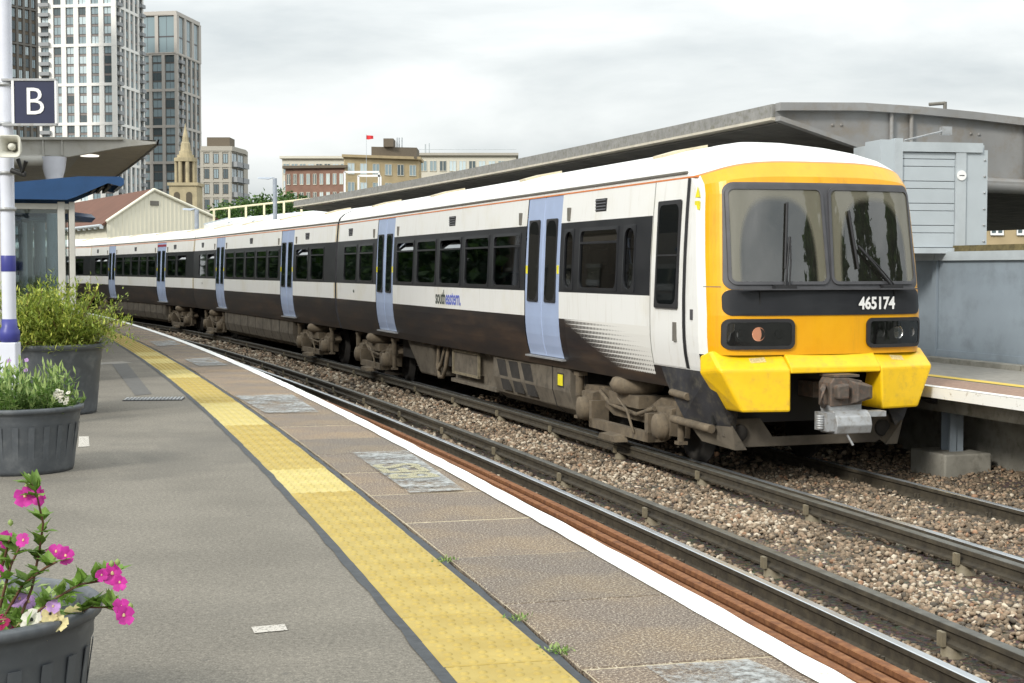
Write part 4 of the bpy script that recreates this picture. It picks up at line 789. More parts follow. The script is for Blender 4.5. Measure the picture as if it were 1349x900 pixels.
    b = MB(); b.bb(wd-.52, wd-.36, -.05, .1, .02, top-.1); b.build('frame_post', 'galv', cb); b = MB(); b.bb(wd-.35, wd, -.02, .5, -.06, top-.10); b.build('corner_post', 'panel_light', cb)
    b = MB(); b.bb(.34, wd-.10, -.06, .1, top-.14, top); b.build('top_rail', 'galv', cb); b = MB(); b.bb(.30, wd-.36, -.05, .1, -.03, .05); b.build('bottom_rail', 'galv', cb)
    z = .055; hs = [.215, .11, .215, .11, .215, .11, .215, .11, .12]
    for h_ in hs:
        if z+h_ > top-.145: h_ = top-.145-z
        if h_ <= .02: break
        b = MB(); b.bb(.345, wd-.525, -.015, .06, z+.004, z+h_-.004); b.build('panel', 'panel_light', cb, bevel=.006); z += h_
    b = MB(); b.lathe([(0, -.012), (.075, -.012), (.075, 0)], 20, (wd-.44, -.055, top-.48), 'y', smooth=False); b.build('round_plate', 'white_paint', cb); b = MB(); b.bb(wd-.48, wd-.40, -.072, -.066, top-.485, top-.475); b.build('plate_mark', 'black', cb)
    for k in range(6): b = MB(); b.lathe([(0, -.02), (.016, -.015), (.016, 0)], 8, (wd-.05, -.02, .15+.24*k), 'y'); b.build('bolt_head', 'steel', cb)
    b = MB(); b.tube([(.36, -.05, top+.02), (1.15, .25, top+.20)], .014, 6); b.bb(1.1, 1.25, .2, .3, top+.14, top+.26); b.build('tie_rod', 'steel', cb)
    # supports under the opposite platform
    for i, px in enumerate((1240,)):
        q = at_z(1238, 622, -.10); sP = min(np.arange(5, 40, .05), key=lambda s: (cv(s, OFF_FAR+.62)[0]-q).length); q, h = cv(float(sP), OFF_FAR+.62, 0)
        t = thing('platform_support', 'dark steel column on a concrete block under the opposite platform', 'support', (q.x, q.y, -.14), rz_of(h))
        b = MB(); b.bb(-.34, .30, -.38, .38, -.1, .30); b.build('concrete_block', 'concrete', t, bevel=.02)
        b = MB(); b.bb(-.09, .09, -.10, -.085, .30, .82); b.bb(-.09, .09, .085, .10, .30, .82); b.bb(-.008, .008, -.1, .1, .30, .82); b.build('steel_column', 'hoarding', t)
        b = MB(); b.hull([(-.10, -.1, .80), (.4, -.1, .80), (-.10, .1, .80), (.4, .1, .80), (-.42, -.1, .94), (.45, -.1, .94), (-.42, .1, .94), (.45, .1, .94)]); b.build('bracket', 'valance', t)
build_far_side()
# ------------------------------------------------------------------ near platform furniture
def build_station():
    # post with sign and loudspeaker
    P = at_y(13, 470, 13.7); P.z = PZ
    t = thing('lamp_post', 'pale lilac post with blue bands beside the planters', 'post', P)
    b = MB(); b.tube([(0, 0, .0), (0, 0, 3.6)], .062, 16); b.tube([(0, 0, 3.6), (0, 0, 5.2)], .062, 16); b.build('pole', 'post_white', t)
    b = MB(); b.bb(-.078, .078, -.078, .078, 0, .78); b.build('base_box', 'post_white', t, bevel=.01)
    b = MB(); b.lathe([(.068, .78), (.092, .80), (.092, .88), (.07, .92), (.066, .99), (.064, .99)], 16); b.build('blue_collar', 'post_blue', t); b = MB(); b.lathe([(.0635, 1.42), (.0655, 1.425), (.0655, 1.56), (.0635, 1.565)], 16); b.build('blue_band', 'post_blue', t)
    for zz in (1.985, 2.31, 2.75, 3.10):
        b = MB(); b.lathe([(.064, -.015), (.078, -.015), (.078, .015), (.064, .015)], 14, (0, 0, zz)); b.build('clamp', 'steel', t)
    zc = at_y(46, 135, 13.65).z-PZ; x0 = at_y(18, 135, 13.65).x-P.x; x1 = at_y(75, 135, 13.65).x-P.x; hh = .19
    sg = thing('platform_sign', 'navy square sign with a white letter B on the post', 'sign', (P.x, P.y-.05, P.z+zc))
    b = MB(); b.bb(x0, x1, -.02, .02, -hh, hh); b.build('panel', 'sign_navy', sg); b = MB(); b.bb(x0-.01, x0+.012, -.03, .03, -hh, hh); b.bb(x1-.012, x1+.004, -.03, .03, -hh, hh); b.build('side_frame', 'white_paint', sg)
    b = MB(); b.bb(x0-.10, x1, -.03, .03, hh, hh+.02); b.bb(x0-.10, x1, -.03, .03, -hh-.02, -hh); b.build('bracket', 'steel', sg)
    put('letter_B', text_mesh('B', .35, 'white_paint', -.001, .002, sx=.95), sg, ((x0+x1)/2, -.026, -.005), rot=(math.pi/2, 0, 0))
    # loudspeaker
    q = at_y(18, 194, 13.5); s = thing('loudspeaker', 'cream horn loudspeaker clamped to the post below the sign', 'loudspeaker', (q.x, q.y, q.z))
    b = MB(); pr = rrect(.21, .20, .04); bk = rrect(.10, .10, .03); n = len(pr)
    V = [(x-.01, -.10, z) for x, z in pr]+[(x*.9-.01, -.10, z*.9) for x, z in pr]+[(x*.6, .0, z*.6) for x, z in bk]+[(x, .08, z) for x, z in bk]
    b.add(V, [(k, (k+1) % n, n+(k+1) % n, n+k) for k in range(n)]+[(n+k, n+(k+1) % n, 2*n+(k+1) % n, 2*n+k) for k in range(n)]+[(k, 3*n+k, 3*n+(k+1) % n, (k+1) % n) for k in range(n)]+[tuple(range(3*n, 4*n)), tuple(range(2*n, 3*n))[::-1]], 0, True); b.build('horn', 'speaker_cream', s)
    b = MB(); b.lathe([(0, -.05), (.03, -.04), (.032, 0)], 12, (0, -.03, 0), 'y'); b.build('horn_core', 'speaker_cream', s); b = MB(); b.tube([(.02, .05, -.1), (.06, .05, -.22), (.10, .03, -.12)], .02, 8); b.tube([(-.05, .08, -.2), (.08, .06, -.24)], .025, 8); b.build('bracket', 'black', s)
    # big canopy of this platform
    y0 = 24.0; tip = at_y(206, 189, y0); col = at_y(71, 215, y0); can = thing('platform_canopy', 'pale steel platform canopy with pointed tip above the blue shelter', 'canopy', (col.x, y0, PZ))
    w = tip.x-col.x; zt = tip.z-PZ; L = 26.0
    dx = lambda d: (cv(19.5+d, -3.7)[0].x-cv(19.5, -3.7)[0].x)*1.0; dy = lambda d: cv(19.5+d, -3.7)[0].y-cv(19.5, -3.7)[0].y
    b = MB(); zb = at_y(71, 207, y0).z-PZ
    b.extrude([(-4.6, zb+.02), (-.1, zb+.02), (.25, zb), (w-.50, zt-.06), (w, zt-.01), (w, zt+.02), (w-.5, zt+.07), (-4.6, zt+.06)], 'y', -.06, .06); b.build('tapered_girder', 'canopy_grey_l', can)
    b = MB(); b.bb(-4.6, w-.5, -.12, .12, zt+.05, zt+.09); b.build('girder_flange', 'canopy_grey_l', can); b = MB()
    for xx in (-.14, .16): b.bb(xx-.012, xx+.012, -.10, .10, zb+.02, zt+.05)
    b.build('girder_stiffener', 'canopy_grey_l', can); b = MB(); b.tube([(-4.6, -.05, zb-.06), (-.12, -.05, zb-.06)], .09, 12); b.build('girder_tube', 'canopy_grey_l', can)
    b = MB(); b.lathe([(.20, zb), (.17, zb-.2), (.125, zb-.36), (.125, 0)], 18); b.build('column', 'post_white', can)
    # soffit and roof run back along the platform
    S = np.linspace(0, L, 14); V = []; V2 = []; V3 = []
    for d in S:
        V += [(w+dx(d), dy(d), zt-.01), (.2+dx(d), dy(d), zb+.30), (-4.6+dx(d), dy(d), zb+.34)]; V2 += [(w+dx(d), dy(d), zt+.05), (-4.6+dx(d), dy(d), zt+.11)]
        V3 += [(w+dx(d), dy(d), zt-.03), (w+.02+dx(d), dy(d), zt+.06), (w+.05+dx(d), dy(d), zt+.06), (w+.03+dx(d), dy(d), zt-.03)]
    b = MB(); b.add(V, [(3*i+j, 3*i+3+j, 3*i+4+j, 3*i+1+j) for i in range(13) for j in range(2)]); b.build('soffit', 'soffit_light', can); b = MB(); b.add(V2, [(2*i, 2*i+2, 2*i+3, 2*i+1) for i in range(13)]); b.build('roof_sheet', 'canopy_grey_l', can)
    b = MB(); b.add(V3, [(4*i+j, 4*i+4+j, 4*i+4+(j+1) % 4, 4*i+(j+1) % 4) for i in range(13) for j in range(4)]); b.build('eave_fascia', 'canopy_edge', can)
    for d in (1.6, 3.2): b = MB(); b.lathe([(0, -.03), (.16, -.03), (.16, .0)], 18, (w*.45+dx(d), dy(d), zb+.30+(zt-zb-.31)*.40-.0)); b.build('downlight', 'light_panel', can)
    for d in (9, 18): b = MB(); b.tube([(dx(d), dy(d), 0), (dx(d), dy(d), zb)], .12, 12); b.build('column', 'post_white', can)
    # glass waiting shelter with blue roof
    ys = 19.2; c = at_y(83, 300, ys); sh = thing('waiting_shelter', 'glass waiting shelter with pale frame and curved dark blue roof', 'shelter', (c.x, ys, PZ)); zr = at_y(80, 266, ys).z-PZ
    sh.rotation_euler = (0, 0, -cv(15.5, -4)[1])
    W_ = 3.2; D_ = 1.5
    def post(x, y, w_=.09): b = MB(); b.bb(x-w_/2, x+w_/2, y-w_/2, y+w_/2, 0, zr); b.build('frame_post', 'shelter_frame', sh, bevel=.008)
    for x in (-.02, -.75, -W_): post(x, 0)
    for x in (.14, -W_): post(x, D_)
    post(.11, .0, .07)
    for z in (.15, .92, zr-.06, 1.62):
        if z == 1.62: continue
        b = MB(); b.bb(-W_, .10, -.03, .03, z-.035, z+.035); b.build('frame_rail', 'shelter_frame', sh); b = MB(); b.bb(-W_, .14, D_-.03, D_+.03, z-.035, z+.035); b.build('frame_rail', 'shelter_frame', sh)
    for x0, x1 in ((-.70, -.06), (-1.9, -.80), (-W_+.05, -1.95)):
        for z0, z1 in ((.19, .88), (.96, zr-.1)): b = MB(); b.bb(x0, x1, -.006, .006, z0, z1); b.build('glass_pane', 'shelter_glass', sh)
    for x0, x1 in ((-W_+.05, -1.6), (-1.55, .08)): b = MB(); b.bb(x0, x1, D_-.006, D_+.006, .2, zr-.1); b.build('glass_pane', 'shelter_glass', sh)
    b = MB(); b.bb(-W_, -.9, D_-.5, D_-.15, .42, .47); b.bb(-W_, -.9, D_-.12, D_-.08, .55, .8); b.build('bench', 'steel', sh)
    # blue roof: deep curved fascia with ribs underneath its overhang
    zt2 = at_y(80, 236, ys).z-PZ; xr = at_y(160, 240, ys).x-c.x
    prof = [(-W_-.4, zr+.02), (.05, zr+.02), (.16, zr+.06), (.55, zt2-.05), (xr-.04, zt2-.09), (xr, zt2-.06), (xr, zt2+.01), (xr-.05, zt2+.035), (.2, zt2+.03), (-.6, zt2-.06), (-W_-.4, zr+.12)]
    for yy in (-.14, D_+.1): b = MB(); b.extrude(prof, 'y', yy-.02, yy+.02); b.build('roof_fascia', 'shelter_blue', sh)
    b = MB(); b.extrude([(-W_-.4, zr+.10), (-.6, zt2-.08), (.2, zt2+.01), (xr-.05, zt2+.015), (xr-.05, zt2+.03), (.2, zt2+.028), (-.6, zt2-.062), (-W_-.4, zr+.12)], 'y', -.12, D_+.08); b.build('roof_sheet', 'soffit_light', sh)
    b = MB(); b.bb(xr-.05, xr, -.12, D_+.08, zt2-.07, zt2+.01); b.build('front_edge', 'shelter_blue', sh)
    for k in range(5): x = .25+k*(xr-.35)/5; b = MB(); b.bb(x-.02, x+.02, -.1, D_+.06, zt2-.10, zt2+.008); b.build('roof_rib', 'black', sh)
    y2 = 27; q = at_y(100, 285, y2); b2 = thing('waiting_shelter', 'second dark blue shelter roof showing behind the first', 'shelter', (q.x-.6, y2, PZ))
    b = MB(); zz = q.z-PZ; b.hull([(-2, -.5, zz-.08), (.6, -.5, zz-.08), (.68, -.5, zz), (.6, -.5, zz+.07), (-2, -.5, zz+.07), (-2, 1, zz-.08), (.6, 1, zz-.08), (.68, 1, zz), (.6, 1, zz+.07)]); b.build('roof', 'shelter_blue', b2); b = MB()
    for x in (-1.9, -.3): b.bb(x-.04, x+.04, .2, .28, 0, zz-.05)
    b.build('frame_post', 'shelter_frame', b2)
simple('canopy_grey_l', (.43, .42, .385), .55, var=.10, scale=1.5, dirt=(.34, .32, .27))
build_station()
def build_added_building():  # assumed building at the left edge, added and raised to darken train window reflections
    S = list(np.arange(15, 100, 4.0)); t = thing('added_building', 'assumed dark brick building at the left edge, added to darken the train window reflections', 'building', cv(15, -8.3, PZ)[0])
    for k, s_ in enumerate(S):
        p0, p1 = cv(s_, -8.3, PZ)[0], cv(s_+4, -8.3, PZ)[0]; L_ = (p1-p0).length; a = math.atan2(p1.y-p0.y, p1.x-p0.x); q = p0-t.location
        b = MB(); b.bb(0, L_, 0, .3, 0, 9.2); b.build('wall', 'brick_dark', t, q, a); b = MB(); b.bb(1.2, 2.8, -.06, .02, 1.0 if k % 3 else 0, 2.6); b.build('window' if k % 3 else 'door', 'door_glass', t, q, a)
        b = MB(); b.bb(1.1, 2.9, -.10, -.04, 2.6, 2.75); b.build('lintel', 'concrete', t, q, a); b = MB(); b.bb(1.2, 2.8, -.06, .02, 5.6, 7.6); b.build('window', 'door_glass', t, q, a); b = MB(); b.bb(-.02, L_+.02, -.15, .4, 9.2, 9.4); b.build('cornice', 'concrete', t, q, a)
build_added_building()
# ------------------------------------------------------------------ planters and plants
def planter(name_label, x, y, r_top, hgt, label, flare=.86, tall=False):
    t = thing('planter', label, 'planter', (x, y, PZ), 0, 'grey plastic planters on the platform')
    prof = [(0, 0), (r_top*flare, 0), (r_top*flare+.01, .03), (r_top*.965, hgt*.74), (r_top*.985, hgt*.78), (r_top*.985, hgt*.86), (r_top*1.0, hgt*.88), (r_top*1.0, hgt*.92), (r_top*1.045, hgt*.93), (r_top*1.05, hgt*.985), (r_top*1.03, hgt), (r_top*.965, hgt), (r_top*.95, hgt*.97), (r_top*.93, hgt*.80), (0, hgt*.80)]
    b = MB(); n = 48; b.lathe(prof, n); b.build('pot', 'planter', t)
    for k in range(0, 24):
        a = 2*math.pi*k/24; b = MB(); r0, r1 = r_top*flare+.004, r_top*.965+.004
        b.hull([(math.cos(a+da)*rr, math.sin(a+da)*rr, z) for da in (-.05, .05) for rr, z in ((r0, .03), (r0+.003, .03), (r1, hgt*.73), (r1+.003, hgt*.73))])
        if not tall: b.build('rib', 'planter', t)
    b = MB(); b.lathe([(0, hgt*.82), (r_top*.93, hgt*.815)], 24); b.build('soil', 'soil', t)
    return t
def leaf_quad(b, p, d, up, L_, W_, mi, fold=.25):
    d = Vector(d).normalized(); s = d.cross(Vector(up)); s = s.normalized() if s.length > 1e-3 else Vector((1, 0, 0)); n = s.cross(d); p = Vector(p)
    b.add([p, p+d*L_*.45+s*W_/2+n*fold*W_*.5, p+d*L_, p+d*L_*.45-s*W_/2+n*fold*W_*.5], [(0, 1, 2), (0, 2, 3)], mi)
def rnd_dir(zlo=-.2): 
    while True:
        v = Vector((random.uniform(-1, 1), random.uniform(-1, 1), random.uniform(zlo, 1)))
        if .05 < v.length < 1: return v.normalized()
def flower(b, c, facing, r, mi, ci, n=5):
    f = Vector(facing).normalized(); a = f.cross(Vector((.3, .2, 1))).normalized(); e = f.cross(a); c = Vector(c); off = random.uniform(0, 6); r0 = r
    for k in range(n):
        t = off+2*math.pi*k/n+random.uniform(-.15, .15); r = r0*random.uniform(.85, 1.12); d = a*math.cos(t)+e*math.sin(t); s = a*-math.sin(t)+e*math.cos(t); V = [c, c+d*r*.5-s*r*.46+f*r*.26, c+d*r*.95-s*r*.42+f*r*.22, c+d*r*1.0+f*r*.40, c+d*r*.93+s*r*.42+f*r*.30, c+d*r*.5+s*r*.46+f*r*.20]
        b.add(V, [(0, 1, 5), (1, 2, 3), (1, 3, 5), (3, 4, 5)], mi, True)
    b.lathe([(0, .010*r/.03), (.004*r/.03, .006*r/.03), (.005*r/.03, 0)], 6, c+f*r*.05, mi=ci)
def build_planters():
    # nearest pot, with mallow and pansies
    X1, Y1 = -1.665, 4.42; RT, HG = .42, .45
    planter('', X1, Y1, RT, HG, 'grey round planter with pink mallow in the bottom left corner')
    zt = PZ+HG; base = Vector((X1, Y1, zt-.08))
    ml = thing('mallow_plant', 'leggy mallow with bright magenta pink flowers in the nearest planter', 'plant', base)
    st = MB(); lf = MB(); Y = 4.30
    def px(x, y, d=0): return at_y(x, y, Y+d)-base
    stems = [[(20, 830), (42, 775), (52, 725), (57, 690), (48, 650), (40, 635)], [(-10, 840), (30, 770), (60, 748), (75, 740)], [(5, 840), (70, 790), (105, 770), (135, 765), (150, 755)], [(20, 845), (90, 815), (118, 800), (140, 800), (158, 806)], [(-20, 800), (5, 740), (12, 712)], [(0, 800), (14, 745), (30, 712)], [(-30, 800), (-5, 770), (0, 750)]]
    for k, s in enumerate(stems):
        pts = [px(x, y, .05*math.sin(k*2+i)) for i, (x, y) in enumerate(s)]; st.tube(pts, [.0045-.0004*i for i in range(len(pts))], 6)
        for i in range(1, len(pts)):
            for q in range(5):
                p = pts[i-1].lerp(pts[i], random.random()); d = rnd_dir(0); 
                for a in (-.7, 0, .7): leaf_quad(lf, p, Matrix.Rotation(a, 3, 'Z') @ d, (0, 0, 1), random.uniform(.035, .065), random.uniform(.024, .04), 0)
    st.build('stems', 'stem', ml); lf.build('leaves', 'leaf_mallow', ml, kind='stuff')
    for (x, y, r) in ((33, 655, .036), (52, 654, .036), (9, 711, .027), (31, 713, .028), (74, 728, .033), (86, 733, .033), (148, 757, .037), (158, 768, .032), (134, 758, .022), (160, 802, .034), (163, 812, .030), (0, 752, .026)):
        b = MB(); c = px(x, y, random.uniform(-.05, .05)); flower(b, c, (random.uniform(-.7, .7), -1, random.uniform(-.1, .8)), r*random.uniform(.78, .98), 0, 1); b.build('flower', ['petal_pink', 'petal_cream'], ml)
    for (x, y) in ((38, 630), (42, 640), (36, 642), (14, 690), (155, 742), (147, 744), (172, 800), (60, 738)):
        b = MB(); b.lathe([(0, -.008), (.008, 0), (.007, .008), (0, .014)], 7, px(x, y)); b.build('bud', 'leaf_herb_light', ml)
    pz = thing('pansy_bed', 'pansies in cream, white, lilac and red low in the nearest planter', 'plant', (X1, Y1, zt-.085)); lf = MB()
    for k in range(900):
        a = random.uniform(0, 6.28); r = RT*.88*math.sqrt(random.random()); leaf_quad(lf, (r*math.cos(a), r*math.sin(a), random.uniform(.01, .085)), rnd_dir(.0), (0, 0, 1), random.uniform(.025, .055), random.uniform(.015, .03), random.choice((0, 0, 1)))
    lf.build('leaves', ['leaf_mallow', 'leaf_herb_light'], pz, kind='stuff')
    for (x, y, m, r) in ((26, 790, 'petal_lilac', .03), (38, 794, 'petal_lilac', .025), (42, 818, 'petal_white', .032), (34, 830, 'petal_cream', .03), (55, 833, 'petal_cream', .032), (66, 810, 'petal_cream', .028), (98, 812, 'petal_cream', .03), (70, 800, 'petal_lilac', .022), (24, 832, 'petal_red', .026), (5, 822, 'petal_red', .026), (80, 822, 'petal_cream', .026), (12, 845, 'petal_red', .025), (60, 808, 'petal_lilac', .02)):
        q = at_y(x, y, 4.36+random.uniform(-.14, .05))-Vector((X1, Y1, zt-.085)); b = MB(); flower(b, q, (random.uniform(-.3, .3), -1, .7), r, 0, 1); b.build('flower', [m, 'black' if m in ('petal_white', 'petal_cream') else 'petal_cream'], pz)
    # second pot
    X2, Y2 = -3.55, 10.82; planter('', X2, Y2, .435, .47, 'grey round planter with leafy green herbs and white flowers'); zt = PZ+.47
    hb = thing('herb_plant', 'bushy green herbs in the middle planter', 'plant', (X2, Y2, zt-.09)); lf = MB(); st = MB()
    for k in range(230):
        a = random.uniform(0, 6.28); r = .40*math.sqrt(random.random()); hgt = random.uniform(.14, .42)*(1.0-.25*(r/.36)); p0 = Vector((r*math.cos(a), r*math.sin(a), 0)); p1 = p0+Vector((random.uniform(-.06, .08), random.uniform(-.06, .06), hgt)); st.tube([p0, p1], .003, 4, cap=False)
        for q in range(15):
            f = random.uniform(.15, 1.0); leaf_quad(lf, p0.lerp(p1, f), rnd_dir(-.1), (0, 0, 1), random.uniform(.04, .08), random.uniform(.014, .03), random.choice((0, 0, 1)))
        leaf_quad(lf, p1, Vector((random.uniform(-.4, .4), random.uniform(-.4, .4), 1)), (0, 1, 0), .07, .015, 1)
    st.build('stems', 'stem_green', hb); lf.build('leaves', ['leaf_herb', 'leaf_herb_light'], hb, kind='stuff')
    for k in range(16):
        b = MB(); q = at_y(random.uniform(72, 92), random.uniform(512, 532), 10.62)-Vector((X2, Y2, zt-.09)); flower(b, q, (random.uniform(-.4, .6), -1, random.uniform(.2, 1)), .017, 0, 1); b.build('flower', ['petal_white', 'black'], hb)
    for k in range(3):
        b = MB(); q = at_y(random.uniform(10, 50), random.uniform(472, 500), 10.8)-Vector((X2, Y2, zt-.09)); flower(b, q, (0, -1, .6), .016, 0, 1); b.build('flower', ['petal_lilac', 'petal_cream'], hb)
    # third pot with the feathery shrub
    X3, Y3 = -4.63, 15.15; planter('', X3, Y3, .50, .70, 'tall dark grey planter holding the big feathery shrub', .86, True); zt = PZ+.70
    sb = thing('shrub', 'large yellow green feathery shrub overflowing the tall planter', 'shrub', (X3, Y3, zt-.10)); lf = MB(); st = MB()
    for k in range(560):
        d = rnd_dir(.05); d.z *= .72; Ls = random.uniform(.38, .78)*(1 if random.random() < .93 else 1.28); p0 = Vector((random.uniform(-.25, .25), random.uniform(-.25, .25), .05)); p1 = p0+Vector((d.x*.74, d.y*.70, d.z*1.08))*Ls*1.12
        if k < 140: st.tube([p0, p0.lerp(p1, .5)+Vector((0, 0, .03)), p1], .004, 4, cap=False)
        for q in range(34):
            f = .25+.75*math.sqrt(random.random()); p = p0.lerp(p1, f)+Vector((random.gauss(0, .035), random.gauss(0, .035), random.gauss(0, .03)))
            leaf_quad(lf, p, (p1-p0).normalized()*.5+rnd_dir(-.3), (0, 0, 1), random.uniform(.045, .085), random.uniform(.012, .021), 1 if random.random() < .15+.5*max(0, f-.6) else 0)
    st.build('stems', 'stem', sb); lf.build('leaves', ['leaf_shrub', 'leaf_shrub_tip'], sb, kind='stuff')
    # weeds in the joint beside the tactile strip
    for x, y, n in ((735, 858, 60), (681, 815, 40), (590, 738, 24), (585, 740, 20)):
        q = at_z(x, y, PZ+.004); b = MB()
        for k in range(n): leaf_quad(b, (random.gauss(0, .028), random.gauss(0, .03), 0), rnd_dir(.2), (0, 0, 1), random.uniform(.012, .035), random.uniform(.006, .012), random.choice((0, 1)))
        lb = {735: 'largest tuft of weeds in the joint near the bottom edge', 681: 'smaller green weed tuft beside the yellow strip', 590: 'thin weed tuft farther along the joint', 585: 'smallest weed tuft in the joint'}[x]
        b.build('weed_tuft', ['leaf_herb', 'leaf_herb_light'], None, q, label=lb, category='weeds', group='weeds in the paving joint')
build_planters()
# ------------------------------------------------------------------ town behind
WM = {}
def win_mesh(kind, w, h, fr, panes):
    key = (kind, round(w, 2), round(h, 2), fr, panes)
    if key not in WM:
        b = MB(); b.bb(-w/2, w/2, -.06, .12, 0, h, 0); n = 2 if w > .8 else 1
        b.bb(-w/2, -w/2+.06, -.10, -.06, 0, h, 1); b.bb(w/2-.06, w/2, -.10, -.06, 0, h, 1); b.bb(-w/2, w/2, -.10, -.06, h-.07, h, 1); b.bb(-w/2, w/2, -.12, -.06, 0, .10, 1)
        if panes > 1: b.bb(-.05, .05, -.10, -.06, 0, h, 1)
        if panes > 2: b.bb(-w/2, w/2, -.10, -.06, h*.42, h*.46, 1)
        WM[key] = b.mesh('window', [kind, fr])
    return WM[key]
def facade(t, P, Q, z0, z1, cols, sh, mats, pier, wall, panes=('pane_sky',), fr='frame_grey', pier_w=.9, band_every=1, wfrac=.8, hfrac=.72, depth=.35, np_=2, band_h=.45, balc=None, skip=()):
    """a wall from P to Q (relative to the thing) with piers, floor bands and a window object in every bay"""
    P, Q = Vector((*P, 0)), Vector((*Q, 0)); L_ = (Q-P).length; a = math.atan2(Q.y-P.y, Q.x-P.x); bay = L_/cols; ns = int(round((z1-z0)/sh))
    b = MB(); b.bb(0, L_, .0, .3, z0, z1); b.build('wall', wall, t, P, a)
    for i in range(cols+1):
        if pier: b = MB(); b.bb(i*bay-pier_w/2, i*bay+pier_w/2, -depth, .01, z0, z1+.02); b.build('pier', pier, t, P, a)
    for k in range(0, ns+1, band_every):
        if pier: b = MB(); b.bb(-pier_w/2+.01, L_+pier_w/2-.01, -depth-.05, .0, z0+k*sh-band_h/2, z0+k*sh+band_h/2); b.build('floor_band', pier, t, P, a)
    dirn = (Q-P).normalized(); nrm = Vector((dirn.y, -dirn.x, 0)); ww = (bay-pier_w)*wfrac if pier else bay*wfrac
    for i in range(cols):
        for k in range(ns):
            if (i, k) in skip: continue
            me = win_mesh(random.choice(panes), ww, sh*hfrac, fr, np_); put('window', me, t, P+dirn*(i+.5)*bay+nrm*.0+Vector((0, 0, z0+k*sh+sh*(1-hfrac)/2)), a)
            if balc and i in balc:
                b_ = WM.get(('balc', round(bay, 1)))
                if b_ is None: m = MB(); m.bb(-bay*.42, bay*.42, -1.5, .0, 0, .18); m.bb(-bay*.42, bay*.42, -1.5, -1.44, .18, 1.1); m.bb(-bay*.42, -bay*.40, -1.5, 0, .18, 1.1); m.bb(bay*.40, bay*.42, -1.5, 0, .18, 1.1); b_ = WM[('balc', round(bay, 1))] = m.mesh('balcony', 'balcony')
                put('balcony', b_, t, P+dirn*(i+.5)*bay+Vector((0, 0, z0+k*sh-.1)), a)
def block(t, pts, z0, z1, mat, name='core'):
    b = MB(); b.extrude([(p[0], p[1]) for p in pts], 'z', z0, z1); return b.build(name, mat, t)
